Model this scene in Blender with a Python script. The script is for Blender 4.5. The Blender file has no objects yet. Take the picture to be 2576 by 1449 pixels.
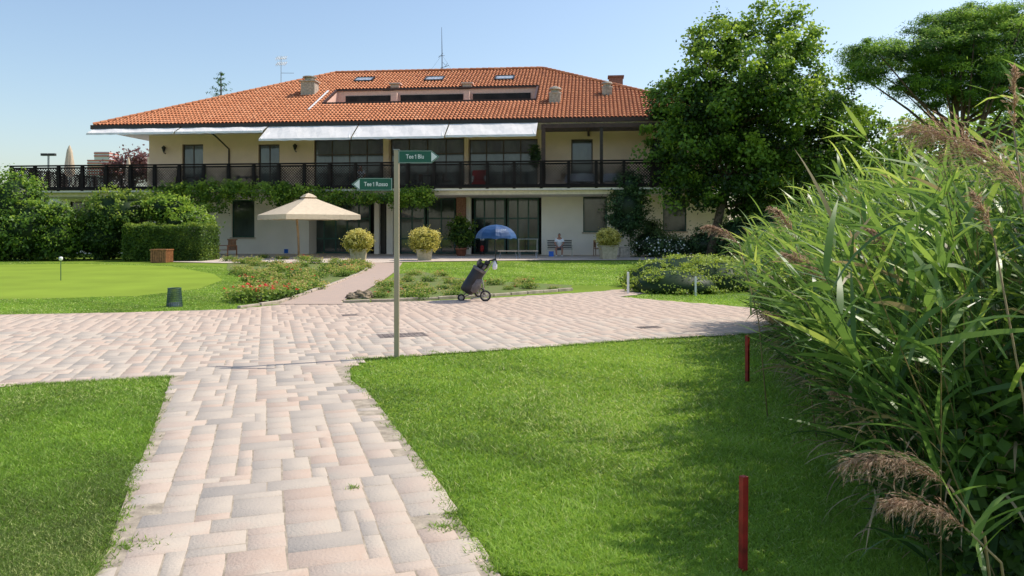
import bpy, bmesh, math, random
import numpy as np
from mathutils import Vector, Matrix, Quaternion
from mathutils import noise as mnoise
R=math.radians; PI=math.pi
rnd=random.Random(7); rng=np.random.default_rng(7)
C=bpy.context.scene.collection
H=1.6; HOR=577.0; F=1900.0; CX=1288.0
def P(px,py,Y): return Vector(((px-CX)*Y/F, Y, H-(py-HOR)*Y/F))
def G(px,py):
    Y=H*F/(py-HOR); return Vector(((px-CX)*Y/F,Y,0))
# ---------------------------------------------------------------- materials
def nd(nt,t,**k):
    n=nt.nodes.new(t)
    for a,b in k.items(): setattr(n,a,b)
    return n
def newmat(name):
    m=bpy.data.materials.new(name); m.use_nodes=True; nt=m.node_tree
    b=nt.nodes['Principled BSDF']; return m,nt,b
def mat(name,col,rough=.7,metal=0,var=.15,scale=6,bump=0,bscale=60,col2=None,trans=0,stretch=None,spec=.5):
    m,nt,b=newmat(name)
    tc=nd(nt,'ShaderNodeTexCoord'); n=nd(nt,'ShaderNodeTexNoise'); n.inputs['Scale'].default_value=scale; n.inputs['Detail'].default_value=6
    src=tc.outputs['Object']
    if stretch:
        mp=nd(nt,'ShaderNodeMapping'); mp.inputs['Scale'].default_value=stretch; nt.links.new(src,mp.inputs[0]); src=mp.outputs[0]
    nt.links.new(src,n.inputs['Vector'])
    mx=nd(nt,'ShaderNodeMix',data_type='RGBA')
    c2=col2 if col2 else tuple(c*(1-2*var) for c in col)
    c1=col if col2 else tuple(min(1,c*(1+var)) for c in col)
    rp=nd(nt,'ShaderNodeMapRange'); rp.inputs[1].default_value=.3; rp.inputs[2].default_value=.7
    nt.links.new(n.outputs[0],rp.inputs[0]); nt.links.new(rp.outputs[0],mx.inputs[0])
    mx.inputs[6].default_value=(*c2,1); mx.inputs[7].default_value=(*c1,1)
    nt.links.new(mx.outputs[2],b.inputs['Base Color'])
    b.inputs['Roughness'].default_value=rough; b.inputs['Metallic'].default_value=metal; b.inputs['Specular IOR Level'].default_value=spec
    if bump:
        n2=nd(nt,'ShaderNodeTexNoise'); n2.inputs['Scale'].default_value=bscale; n2.inputs['Detail'].default_value=4
        nt.links.new(tc.outputs['Object'],n2.inputs['Vector'])
        bp=nd(nt,'ShaderNodeBump'); bp.inputs['Strength'].default_value=bump; bp.inputs['Distance'].default_value=.02
        nt.links.new(n2.outputs[0],bp.inputs['Height']); nt.links.new(bp.outputs[0],b.inputs['Normal'])
    if trans:
        out=nt.nodes['Material Output']; tr=nd(nt,'ShaderNodeBsdfTranslucent'); ms=nd(nt,'ShaderNodeMixShader'); ms.inputs[0].default_value=trans
        nt.links.new(mx.outputs[2],tr.inputs[0]); nt.links.new(b.outputs[0],ms.inputs[1]); nt.links.new(tr.outputs[0],ms.inputs[2]); nt.links.new(ms.outputs[0],out.inputs[0])
    return m
def rampmat(name,stops,rough=.6,trans=0,noise=0,nscale=3,bump=0,spec=.5,gain=1.0):
    """colour read from the point attribute v"""
    m,nt,b=newmat(name)
    stops=[(p,tuple(min(.95,c*gain) for c in col)) for p,col in stops]
    at=nd(nt,'ShaderNodeAttribute',attribute_name='v'); cr=nd(nt,'ShaderNodeValToRGB')
    e=cr.color_ramp.elements
    e[0].position=stops[0][0]; e[0].color=(*stops[0][1],1); e[1].position=stops[-1][0]; e[1].color=(*stops[-1][1],1)
    for p,c in stops[1:-1]:
        q=e.new(p); q.color=(*c,1)
    src=at.outputs['Fac']
    tc=nd(nt,'ShaderNodeTexCoord')
    if noise:
        n=nd(nt,'ShaderNodeTexNoise'); n.inputs['Scale'].default_value=nscale; n.inputs['Detail'].default_value=7
        nt.links.new(tc.outputs['Object'],n.inputs['Vector'])
        a=nd(nt,'ShaderNodeMath',operation='MULTIPLY_ADD'); a.inputs[1].default_value=noise; nt.links.new(n.outputs[0],a.inputs[0])
        s=nd(nt,'ShaderNodeMath',operation='SUBTRACT'); nt.links.new(src,s.inputs[0]); s.inputs[1].default_value=noise*.5
        nt.links.new(s.outputs[0],a.inputs[2]); src=a.outputs[0]
    nt.links.new(src,cr.inputs[0]); nt.links.new(cr.outputs[0],b.inputs['Base Color'])
    b.inputs['Roughness'].default_value=rough; b.inputs['Specular IOR Level'].default_value=spec
    if bump:
        n2=nd(nt,'ShaderNodeTexNoise'); n2.inputs['Scale'].default_value=60; n2.inputs['Detail'].default_value=7
        nt.links.new(tc.outputs['Object'],n2.inputs['Vector'])
        bp=nd(nt,'ShaderNodeBump'); bp.inputs['Strength'].default_value=bump; bp.inputs['Distance'].default_value=.01
        nt.links.new(n2.outputs[0],bp.inputs['Height']); nt.links.new(bp.outputs[0],b.inputs['Normal'])
    if trans:
        out=nt.nodes['Material Output']; tr=nd(nt,'ShaderNodeBsdfTranslucent'); ms=nd(nt,'ShaderNodeMixShader'); ms.inputs[0].default_value=trans
        hs=nd(nt,'ShaderNodeHueSaturation'); hs.inputs['Value'].default_value=1.6; hs.inputs['Hue'].default_value=.487
        nt.links.new(cr.outputs[0],hs.inputs['Color']); nt.links.new(hs.outputs[0],tr.inputs[0])
        nt.links.new(b.outputs[0],ms.inputs[1]); nt.links.new(tr.outputs[0],ms.inputs[2]); nt.links.new(ms.outputs[0],out.inputs[0])
    return m
M={}
M['cream']=mat('upper_plaster',(.93,.70,.51),.9,var=.035,scale=1.2,bump=.15,bscale=40)
M['white']=mat('lower_plaster',(.94,.87,.78),.9,var=.03,scale=.9,bump=.15,bscale=40)
M['soffit']=mat('soffit_paint',(.88,.80,.74),.9,var=.06)
M['dark']=mat('dark_stained_wood',(.040,.024,.020),.6,var=.3)
M['rail']=mat('black_brown_railing',(.020,.014,.013),.7,var=.3,spec=.2)
M['brown']=mat('brown_paint',(.07,.03,.02),.5,var=.2)
M['awning']=mat('awning_canvas',(.88,.85,.82),.85,var=.04,scale=3,trans=.15)
M['glass']=mat('window_glass',(.11,.14,.135),.06,scale=.8,col2=(.015,.021,.023),stretch=(1.2,1,.5),spec=.9)  # stretched pale patches in the base colour stand in for reflections
M['gframe']=mat('green_frame_paint',(.02,.09,.07),.4,var=.15)
M['dframe']=mat('dark_frame_paint',(.02,.018,.016),.4,var=.15)
M['wframe']=mat('brown_window_frame',(.075,.05,.035),.4,var=.15)
M['inside']=mat('dim_interior',(.02,.017,.015),.8,var=.5,scale=1)
M['pink']=mat('pink_plaster',(.76,.50,.40),.9,var=.05)
M['metal']=mat('grey_metal',(.35,.35,.36),.4,.8,var=.15)
M['steel']=mat('brushed_steel',(.5,.48,.45),.35,.9,var=.1)
M['concrete']=mat('concrete',(.50,.43,.35),.9,var=.2,scale=8,bump=.4)
M['brickred']=mat('red_brick',(.36,.18,.12),.9,var=.2,scale=10)
M['sign']=mat('sign_green',(.004,.11,.065),.35,var=.04)
M['signwhite']=mat('sign_white',(.88,.9,.88),.4,var=.03)
M['umbwhite']=mat('faded_print',(.45,.52,.62),.6,var=.03)
M['parasol']=mat('parasol_canvas',(.82,.68,.50),.85,var=.05,trans=.2)
M['bwood']=mat('varnished_wood',(.34,.14,.055),.5,var=.25,scale=12)
M['palewood']=mat('pale_wood',(.45,.30,.16),.7,var=.2,scale=12)
M['pot']=mat('beige_pot',(.46,.40,.27),.85,var=.12,scale=8,bump=.2)
M['terra']=mat('terracotta',(.35,.13,.07),.8,var=.15)
M['red']=mat('red_paint',(.36,.016,.013),.55,var=.3,scale=14)
M['whitep']=mat('white_paint',(.85,.85,.83),.5,var=.04)
M['black']=mat('black_rubber',(.02,.02,.022),.6,var=.3)
M['greybag']=mat('grey_nylon',(.17,.15,.15),.6,var=.25,scale=9,bump=.3)
M['blackbag']=mat('black_nylon',(.022,.022,.026),.5,var=.3)
M['blue']=mat('blue_umbrella_nylon',(.022,.085,.23),.5,var=.15,trans=.2)
M['bluesign']=mat('blue_sign',(.02,.15,.6),.4,var=.1)
M['skin']=mat('skin',(.50,.24,.16),.55,var=.1)
M['shirt']=mat('white_cotton',(.92,.93,.95),.85,var=.04)
M['shorts']=mat('grey_shorts',(.20,.23,.30),.85,var=.06)
M['hair']=mat('grey_hair',(.14,.12,.11),.8,var=.2)
M['bark']=mat('bark',(.13,.095,.07),.95,var=.35,scale=9,bump=.6,bscale=25)
M['pinebark']=mat('pine_bark',(.11,.07,.05),.95,var=.35,scale=5,bump=.6)
M['soil']=mat('bed_soil',(.16,.15,.05),.95,var=.4,scale=3,bump=.6,col2=(.12,.20,.03))
M['rock']=mat('rough_rock',(.30,.23,.15),.95,var=.35,scale=9,bump=.8,bscale=14)
M['kerb']=mat('kerb_stone',(.50,.41,.32),.9,var=.2,scale=5,bump=.3)
M['netgreen']=mat('green_mesh_plastic',(.04,.10,.065),.6,var=.2)
M['cloth']=mat('white_table_cloth',(.80,.80,.86),.9,var=.04)
M['redseat']=mat('red_upholstery',(.50,.03,.03),.7,var=.1)
M['grate']=mat('iron_grate',(.24,.19,.16),.7,.2,var=.3)
M['farwhite']=mat('far_white_panels',(.65,.63,.65),.8,var=.05,scale=.2)
M['farred']=mat('far_red_panels',(.60,.18,.15),.8,var=.05,scale=.2)
M['tile']=rampmat('clay_tiles',[(0,(.24,.09,.05)),(.3,(.46,.16,.068)),(.6,(.60,.225,.095)),(1,(.70,.33,.17))],.85,noise=.22,nscale=.6)
M['under']=mat('roof_underlay',(.22,.08,.045),.95)
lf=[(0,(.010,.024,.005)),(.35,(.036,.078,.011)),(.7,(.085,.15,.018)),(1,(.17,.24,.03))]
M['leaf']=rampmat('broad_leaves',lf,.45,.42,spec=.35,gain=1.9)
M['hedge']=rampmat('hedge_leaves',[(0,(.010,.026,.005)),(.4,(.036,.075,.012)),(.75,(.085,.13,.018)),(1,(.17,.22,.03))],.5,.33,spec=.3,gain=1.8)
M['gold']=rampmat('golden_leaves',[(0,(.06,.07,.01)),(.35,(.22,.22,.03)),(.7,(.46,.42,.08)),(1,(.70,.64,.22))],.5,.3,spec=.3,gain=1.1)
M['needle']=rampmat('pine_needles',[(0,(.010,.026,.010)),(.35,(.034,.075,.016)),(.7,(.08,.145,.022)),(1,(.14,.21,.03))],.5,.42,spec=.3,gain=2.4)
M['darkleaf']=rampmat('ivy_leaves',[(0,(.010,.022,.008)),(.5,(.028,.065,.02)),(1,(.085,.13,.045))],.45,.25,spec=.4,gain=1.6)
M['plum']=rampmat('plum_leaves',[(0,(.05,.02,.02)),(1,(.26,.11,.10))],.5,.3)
M['rose']=rampmat('rose_leaves',[(0,(.03,.05,.01)),(.4,(.10,.18,.025)),(.8,(.22,.31,.045)),(1,(.40,.32,.10))],.5,.35,spec=.3,gain=1.25)
M['petal']=mat('red_petals',(.75,.03,.025),.6,var=.2,trans=.2)
M['whitepetal']=mat('white_petals',(.8,.8,.75),.6,var=.1)
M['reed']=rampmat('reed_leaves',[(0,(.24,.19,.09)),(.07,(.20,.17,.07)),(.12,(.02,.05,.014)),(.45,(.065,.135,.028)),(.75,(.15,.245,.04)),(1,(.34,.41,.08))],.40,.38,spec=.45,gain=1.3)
M['straw']=rampmat('dry_reed',[(0,(.24,.17,.09)),(1,(.56,.44,.26))],.7,.2)
M['plume']=rampmat('reed_plume',[(0,(.20,.115,.07)),(.5,(.40,.27,.175)),(1,(.66,.51,.36))],.8,.35)
M['blade']=rampmat('grass_blades',[(0,(.09,.125,.03)),(.3,(.12,.205,.028)),(.6,(.185,.31,.035)),(.9,(.28,.41,.06)),(1,(.46,.46,.21))],.5,.38,spec=.3,gain=1.3)
M['stone']=rampmat('paving_stone',[(0,(.40,.355,.31)),(.2,(.46,.40,.34)),(.45,(.53,.455,.375)),(.6,(.54,.435,.355)),(.8,(.515,.395,.315)),(1,(.59,.51,.42))],.95,noise=.6,nscale=4.5,bump=.5,spec=.12)
# ---------------------------------------------------------------- mesh builders
def setv(me,v):
    a=me.attributes.new('v','FLOAT','POINT'); a.data.foreach_set('value',np.asarray(v,dtype=np.float32))
def npmesh(name,V,Fc,v,mt,parent=None,smooth=False):
    me=bpy.data.meshes.new(name); V=np.asarray(V,dtype=np.float32); Fc=np.asarray(Fc,dtype=np.int32); k=Fc.shape[1]
    me.vertices.add(len(V)); me.vertices.foreach_set('co',V.ravel())
    me.loops.add(Fc.size); me.loops.foreach_set('vertex_index',Fc.ravel())
    me.polygons.add(len(Fc)); me.polygons.foreach_set('loop_start',np.arange(0,Fc.size,k,dtype=np.int32)); me.polygons.foreach_set('loop_total',np.full(len(Fc),k,dtype=np.int32))
    me.update(calc_edges=True); me.validate(); setv(me,v); me.materials.append(mt)
    if smooth: me.polygons.foreach_set('use_smooth',np.ones(len(Fc),dtype=bool))
    o=bpy.data.objects.new(name,me); C.objects.link(o)
    if parent: o.parent=parent
    return o
class MB:
    def __init__(s): s.v=[];s.f=[];s.a=[];s.mi=[]
    def add(s,vs,fs,val=.5):
        b=len(s.v); s.v+= [tuple(p) for p in vs]; s.f+=[tuple(i+b for i in f) for f in fs]; s.a+=[val]*len(vs); return s
    def box(s,x0,x1,y0,y1,z0,z1,M4=None,val=.5):
        vs=[Vector(p) for p in ((x0,y0,z0),(x1,y0,z0),(x1,y1,z0),(x0,y1,z0),(x0,y0,z1),(x1,y0,z1),(x1,y1,z1),(x0,y1,z1))]
        if M4 is not None: vs=[M4@p for p in vs]
        return s.add(vs,[(0,3,2,1),(4,5,6,7),(0,1,5,4),(1,2,6,5),(2,3,7,6),(3,0,4,7)],val)
    def bar(s,a,b,w,h=None,val=.5):
        a=Vector(a);b=Vector(b);h=h or w;d=b-a
        q=d.to_track_quat('Z','Y').to_matrix().to_4x4(); q=Matrix.Translation(a)@q
        return s.box(-w/2,w/2,-h/2,h/2,0,d.length,q,val)
    def tube(s,pts,rad,n=8,val=.5):
        pts=[Vector(p) for p in pts]; 
        if not hasattr(rad,'__len__'): rad=[rad]*len(pts)
        vs=[];prev=None
        for i,p in enumerate(pts):
            t=(pts[min(i+1,len(pts)-1)]-pts[max(i-1,0)]).normalized()
            if prev is None: 
                x=t.orthogonal().normalized()
            else:
                x=prev-t*prev.dot(t); x.normalize()
            prev=x; y=t.cross(x)
            for k in range(n):
                an=2*PI*k/n; vs.append(p+(x*math.cos(an)+y*math.sin(an))*rad[i])
        fs=[]
        for i in range(len(pts)-1):
            for k in range(n):
                fs.append((i*n+k,i*n+(k+1)%n,(i+1)*n+(k+1)%n,(i+1)*n+k))
        fs.append(tuple(range(n-1,-1,-1))); fs.append(tuple((len(pts)-1)*n+k for k in range(n)))
        return s.add(vs,fs,val)
    def lathe(s,prof,c=(0,0,0),n=20,M4=None,val=.5,rot=0):
        c=Vector(c);vs=[];fs=[]
        for r,z in prof:
            for k in range(n):
                an=2*PI*k/n+rot; p=Vector((r*math.cos(an),r*math.sin(an),z))
                vs.append((M4@p if M4 is not None else p)+c)
        for i in range(len(prof)-1):
            for k in range(n): fs.append((i*n+k,i*n+(k+1)%n,(i+1)*n+(k+1)%n,(i+1)*n+k))
        fs.append(tuple(range(n-1,-1,-1))); fs.append(tuple((len(prof)-1)*n+k for k in range(n)))
        return s.add(vs,fs,val)
    def torus(s,c,R0,r,axis='x',n=24,m=8,val=.5):
        c=Vector(c);vs=[];fs=[]
        for i in range(n):
            a=2*PI*i/n
            for j in range(m):
                b=2*PI*j/m; rr=R0+r*math.cos(b); q=r*math.sin(b)
                if axis=='x': p=Vector((q,rr*math.cos(a),rr*math.sin(a)))
                elif axis=='y': p=Vector((rr*math.cos(a),q,rr*math.sin(a)))
                else: p=Vector((rr*math.cos(a),rr*math.sin(a),q))
                vs.append(c+p)
        for i in range(n):
            for j in range(m): fs.append((i*m+j,((i+1)%n)*m+j,((i+1)%n)*m+(j+1)%m,i*m+(j+1)%m))
        return s.add(vs,fs,val)
    def build(s,name,mt,parent=None,smooth=False,bevel=0):
        me=bpy.data.meshes.new(name); me.from_pydata(s.v,[],s.f); me.update(); setv(me,s.a); me.materials.append(mt)
        if smooth: 
            me.polygons.foreach_set('use_smooth',[len(p.vertices)<=4 for p in me.polygons])
        o=bpy.data.objects.new(name,me); C.objects.link(o)
        if parent: o.parent=parent
        if bevel:
            b=o.modifiers.new('b','BEVEL'); b.width=bevel; b.segments=2; b.limit_method='ANGLE'
        return o
def tag(o,label,cat,group=None):
    o['label']=label; o['category']=cat
    if group: o['group']=group
    return o
def thing(name,label,cat,loc=(0,0,0),rz=0,group=None):
    o=bpy.data.objects.new(name,None); C.objects.link(o); o.location=loc; o.rotation_euler=(0,0,rz); o.empty_display_size=.1
    return tag(o,label,cat,group)
def struct(o): o['kind']='structure'; return o
def sheet(name,poly,z,mt):
    me=bpy.data.meshes.new(name); bm=bmesh.new(); vs=[bm.verts.new((p[0],p[1],z)) for p in poly]
    f=bm.faces.new(vs); bm.normal_update()
    if f.normal.z<0: f.normal_flip()
    bmesh.ops.triangulate(bm,faces=bm.faces[:]); bm.to_mesh(me); bm.free(); me.materials.append(mt)
    o=bpy.data.objects.new(name,me); C.objects.link(o); return o
def pip(poly,X,Y):
    X=np.asarray(X);Y=np.asarray(Y);ins=np.zeros(X.shape,bool);n=len(poly)
    for i in range(n):
        x0,y0=poly[i][0],poly[i][1]; x1,y1=poly[(i+1)%n][0],poly[(i+1)%n][1]
        if y0==y1: continue
        c=((y0>Y)!=(y1>Y))&(X<(x1-x0)*(Y-y0)/(y1-y0)+x0); ins^=c
    return ins
def skinmesh(name,verts,edges,radii,mt,parent,sub=2,root=0):
    me=bpy.data.meshes.new(name); me.from_pydata(verts,edges,[]); o=bpy.data.objects.new(name+'_rig',me); C.objects.link(o)
    sk=o.modifiers.new('s','SKIN')
    if not me.skin_vertices: 
        bm=bmesh.new(); bm.from_mesh(me); bm.verts.layers.skin.verify(); bm.to_mesh(me); bm.free()
    for i,r in enumerate(radii):
        me.skin_vertices[0].data[i].radius=(r,r) if not hasattr(r,'__len__') else r
        me.skin_vertices[0].data[i].use_root=(i==root)
    ss=o.modifiers.new('u','SUBSURF'); ss.levels=sub; ss.render_levels=sub
    dg=bpy.context.evaluated_depsgraph_get(); dg.update()
    m2=bpy.data.meshes.new_from_object(o.evaluated_get(dg)); bpy.data.objects.remove(o)
    m2.materials.clear(); m2.materials.append(mt); m2.polygons.foreach_set('use_smooth',[True]*len(m2.polygons))
    q=bpy.data.objects.new(name,m2); C.objects.link(q); q.parent=parent; return q
def textmesh(body,size,off=.012):
    cu=bpy.data.curves.new('t','FONT'); cu.body=body; cu.size=size; cu.extrude=.001; cu.align_x='LEFT'; cu.align_y='CENTER'; cu.offset=size*off
    o=bpy.data.objects.new('tmp',cu); C.objects.link(o); dg=bpy.context.evaluated_depsgraph_get(); dg.update()
    me=bpy.data.meshes.new_from_object(o.evaluated_get(dg)); bpy.data.objects.remove(o); return me
def text(name,words,size,mt,parent,M4,off=.012):
    """words laid out left to right; the numeral 1 is drawn with a clear flag"""
    V=[];Fs=[];x=0
    for w_ in words:
        if w_=='1':
            hgt=size*.70; y0=-hgt/2; s_=size*.11; cx=x+size*.18
            for poly in ([(cx-s_/2,y0),(cx+s_/2,y0),(cx+s_/2,y0+hgt),(cx-s_/2,y0+hgt)],[(cx-s_/2,y0+hgt),(cx-s_/2,y0+hgt-s_*1.3),(cx-size*.22,y0+hgt*.64),(cx-size*.22,y0+hgt*.64+s_)]):
                b=len(V); V+=[(p[0],p[1],.001) for p in poly]; Fs.append(tuple(range(b,b+4)))
            x+=size*.36+size*.26
        else:
            me=textmesh(w_,size,off); xs=[v.co.x for v in me.vertices]; b=len(V); mn=min(xs)
            V+=[(v.co.x-mn+x,v.co.y,v.co.z) for v in me.vertices]; Fs+=[tuple(i+b for i in p.vertices) for p in me.polygons]; x+=max(xs)-mn+size*.30
    x-=size*.30
    V=[tuple(M4@Vector((a-x/2,b_,c))) for a,b_,c in V]
    me=bpy.data.meshes.new(name); me.from_pydata(V,[],Fs); me.update(); me.materials.append(mt)
    q=bpy.data.objects.new(name,me); C.objects.link(q); q.parent=parent; return q
# ---------------------------------------------------------------- foliage
def unit(n):
    d=rng.normal(size=(n,3)); return d/np.linalg.norm(d,axis=1)[:,None]
def leafquads(Pc,size,aspect,v,bias=None,jit=.35):
    n=len(Pc); nr=unit(n)
    if bias is not None: nr=nr+bias; nr/=np.linalg.norm(nr,axis=1)[:,None]
    t=np.cross(nr,unit(n)); t/=np.linalg.norm(t,axis=1)[:,None]+1e-9; b=np.cross(nr,t)
    s=size*(1+jit*(rng.random(n)*2-1)); s=s[:,None]
    V=np.empty((n,4,3)); V[:,0]=Pc-t*s*.5; V[:,1]=Pc+b*s*.5*aspect+nr*s*.08; V[:,2]=Pc+t*s*.5; V[:,3]=Pc-b*s*.5*aspect+nr*s*.08
    Fc=np.arange(n*4).reshape(n,4); return V.reshape(-1,3),Fc,np.repeat(v,4)
def foliage(ells,ncl,nl,size,cr,aspect=.7,inner=.55,vb=.5,vs=.25,hb=.25,flat=.7,out=1.0):
    E=np.array(ells,float); w=(E[:,3]*E[:,4]*E[:,5])**(2/3); w/=w.sum()
    k=rng.choice(len(E),ncl,p=w); d=unit(ncl); rr=(inner+(out-inner)*rng.random(ncl)**.6)[:,None]
    cc=E[k,:3]+d*rr*E[k,3:]
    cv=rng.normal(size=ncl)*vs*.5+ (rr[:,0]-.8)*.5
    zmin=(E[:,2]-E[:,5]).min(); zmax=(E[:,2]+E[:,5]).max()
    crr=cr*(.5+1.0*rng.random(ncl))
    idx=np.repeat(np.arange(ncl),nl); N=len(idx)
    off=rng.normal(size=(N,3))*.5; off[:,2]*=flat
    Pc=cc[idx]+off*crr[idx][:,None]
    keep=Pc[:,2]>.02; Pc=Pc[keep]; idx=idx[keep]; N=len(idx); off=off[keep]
    v=vb+cv[idx]+rng.normal(size=N)*.12+hb*((Pc[:,2]-zmin)/(zmax-zmin)-.5)+off[:,2]*.15  # upper and outer leaves get a lighter value: light put into the colour
    bias=d[idx]*.5+np.array([0,0,.5])
    return leafquads(Pc,size,aspect,np.clip(v,0,1),bias),cc
def merge(parts):
    V=[];Fc=[];v=[];b=0
    for a in parts:
        V.append(a[0]);Fc.append(a[1]+b);v.append(a[2]);b+=len(a[0])
    return np.concatenate(V),np.concatenate(Fc),np.concatenate(v)
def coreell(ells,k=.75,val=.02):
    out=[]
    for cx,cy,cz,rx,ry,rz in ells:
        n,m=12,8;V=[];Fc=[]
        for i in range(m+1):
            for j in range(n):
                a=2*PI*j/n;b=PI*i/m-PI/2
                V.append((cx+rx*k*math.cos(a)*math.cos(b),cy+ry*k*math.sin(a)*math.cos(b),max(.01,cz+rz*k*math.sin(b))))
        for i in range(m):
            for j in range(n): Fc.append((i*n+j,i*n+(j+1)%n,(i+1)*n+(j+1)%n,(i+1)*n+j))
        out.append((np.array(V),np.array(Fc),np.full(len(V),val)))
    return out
def pe(px,py,rx,ry,Y,dy=None,off=0):
    c=P(px,py,Y+off); s=Y/F; return (c.x,c.y,c.z,rx*s,(dy if dy else (rx+ry)*.5*s),ry*s)
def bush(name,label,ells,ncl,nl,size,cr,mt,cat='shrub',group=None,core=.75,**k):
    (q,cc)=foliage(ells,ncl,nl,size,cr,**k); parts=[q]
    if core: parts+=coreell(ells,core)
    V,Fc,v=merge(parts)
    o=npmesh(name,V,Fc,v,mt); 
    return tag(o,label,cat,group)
def tree(name,label,base,top,r0,ells,ncl,nl,size,cr,mt,bark,limbs=14,group=None,**k):
    t=thing(name,label,'tree',base,0,group); b=Vector(base)
    le=[(e[0]-b.x,e[1]-b.y,e[2]-b.z,e[3],e[4],e[5]) for e in ells]
    (q,cc)=foliage(le,ncl,nl,size,cr,**k)
    npmesh('crown',*q,mt,t)
    tp=Vector(top)-b; mb=MB()
    pts=[Vector((0,0,-.05))]+[tp*f+Vector((rnd.uniform(-.12,.12),rnd.uniform(-.12,.12),0)) for f in (.25,.5,.75,1)]
    mb.tube(pts,[r0*1.25,r0,r0*.85,r0*.6,r0*.3],10); mb.build('trunk',bark,t,True)
    ml=MB()
    for i in range(limbs):
        c=Vector(cc[rnd.randrange(len(cc))]); f=rnd.uniform(.35,.95); s=tp*f
        if c.z<s.z-.5: s=tp*max(.25,f*.6)
        mid=s.lerp(c,.5)+Vector((0,0,rnd.uniform(-.3,.4))); ml.tube([s,mid,c],[r0*.35,r0*.2,.02],5)
    ml.build('limbs',bark,t,True)
    return t
# ================================================================ GROUND
m,nt,b=newmat('lawn')
tc=nd(nt,'ShaderNodeTexCoord'); n1=nd(nt,'ShaderNodeTexNoise'); n1.inputs['Scale'].default_value=.6; n1.inputs['Detail'].default_value=8
n2=nd(nt,'ShaderNodeTexNoise'); n2.inputs['Scale'].default_value=40; n2.inputs['Detail'].default_value=5
nt.links.new(tc.outputs['Object'],n1.inputs[0]); nt.links.new(tc.outputs['Object'],n2.inputs[0])
ad=nd(nt,'ShaderNodeMath',operation='ADD'); nt.links.new(n1.outputs[0],ad.inputs[0]); nt.links.new(n2.outputs[0],ad.inputs[1])
cr=nd(nt,'ShaderNodeValToRGB'); e=cr.color_ramp.elements; e[0].position=.3;e[0].color=(.11,.18,.018,1);e[1].position=.72;e[1].color=(.24,.33,.04,1)
hf=nd(nt,'ShaderNodeMath',operation='MULTIPLY'); hf.inputs[1].default_value=.5; nt.links.new(ad.outputs[0],hf.inputs[0]); nt.links.new(hf.outputs[0],cr.inputs[0])
nt.links.new(cr.outputs[0],b.inputs['Base Color']); b.inputs['Roughness'].default_value=.9; b.inputs['Specular IOR Level'].default_value=.1
bp=nd(nt,'ShaderNodeBump'); bp.inputs['Strength'].default_value=.5; bp.inputs['Distance'].default_value=.03; nt.links.new(n2.outputs[0],bp.inputs['Height']); nt.links.new(bp.outputs[0],b.inputs['Normal'])
M['lawn']=m
M['green']=mat('putting_green',(.235,.325,.035),.95,var=.08,scale=.5,bump=.1,spec=.1)
M['sand']=mat('joint_sand',(.42,.35,.265),.95,var=.2,scale=12,bump=.3)
struct(sheet('ground',[(-900,-60),(900,-60),(900,1500),(-900,1500)],0,M['lawn']))
g=lambda *a:[tuple(G(*p)[:2]) for p in a]
left=g((-900,1035),(0,975),(430,950),(412,1010),(372,1120),(325,1230),(290,1330),(240,1449))
paved=left+[(-.25,-1),(1.7,-1)]+g((1255,1449),(1140,1290),(1075,1180),(1000,1085),(935,1000),(882,958),(880,930),(915,906),(1100,893),(1300,880),(1600,857),(1870,842),(2000,833),(2700,800),(2700,783),(1900,776),(1700,760),(1560,748),(1640,737),(1800,722),(1800,712),(1640,722),(1500,735),(1250,750),(1100,757),(870,764),(856,760),(910,738),(960,710),(1000,680),(1012,662),(935,662),(925,680),(830,722),(700,768),(600,779),(300,788),(0,793),(-900,820))
struct(sheet('pavement',paved,.013,M['sand']))
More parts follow.
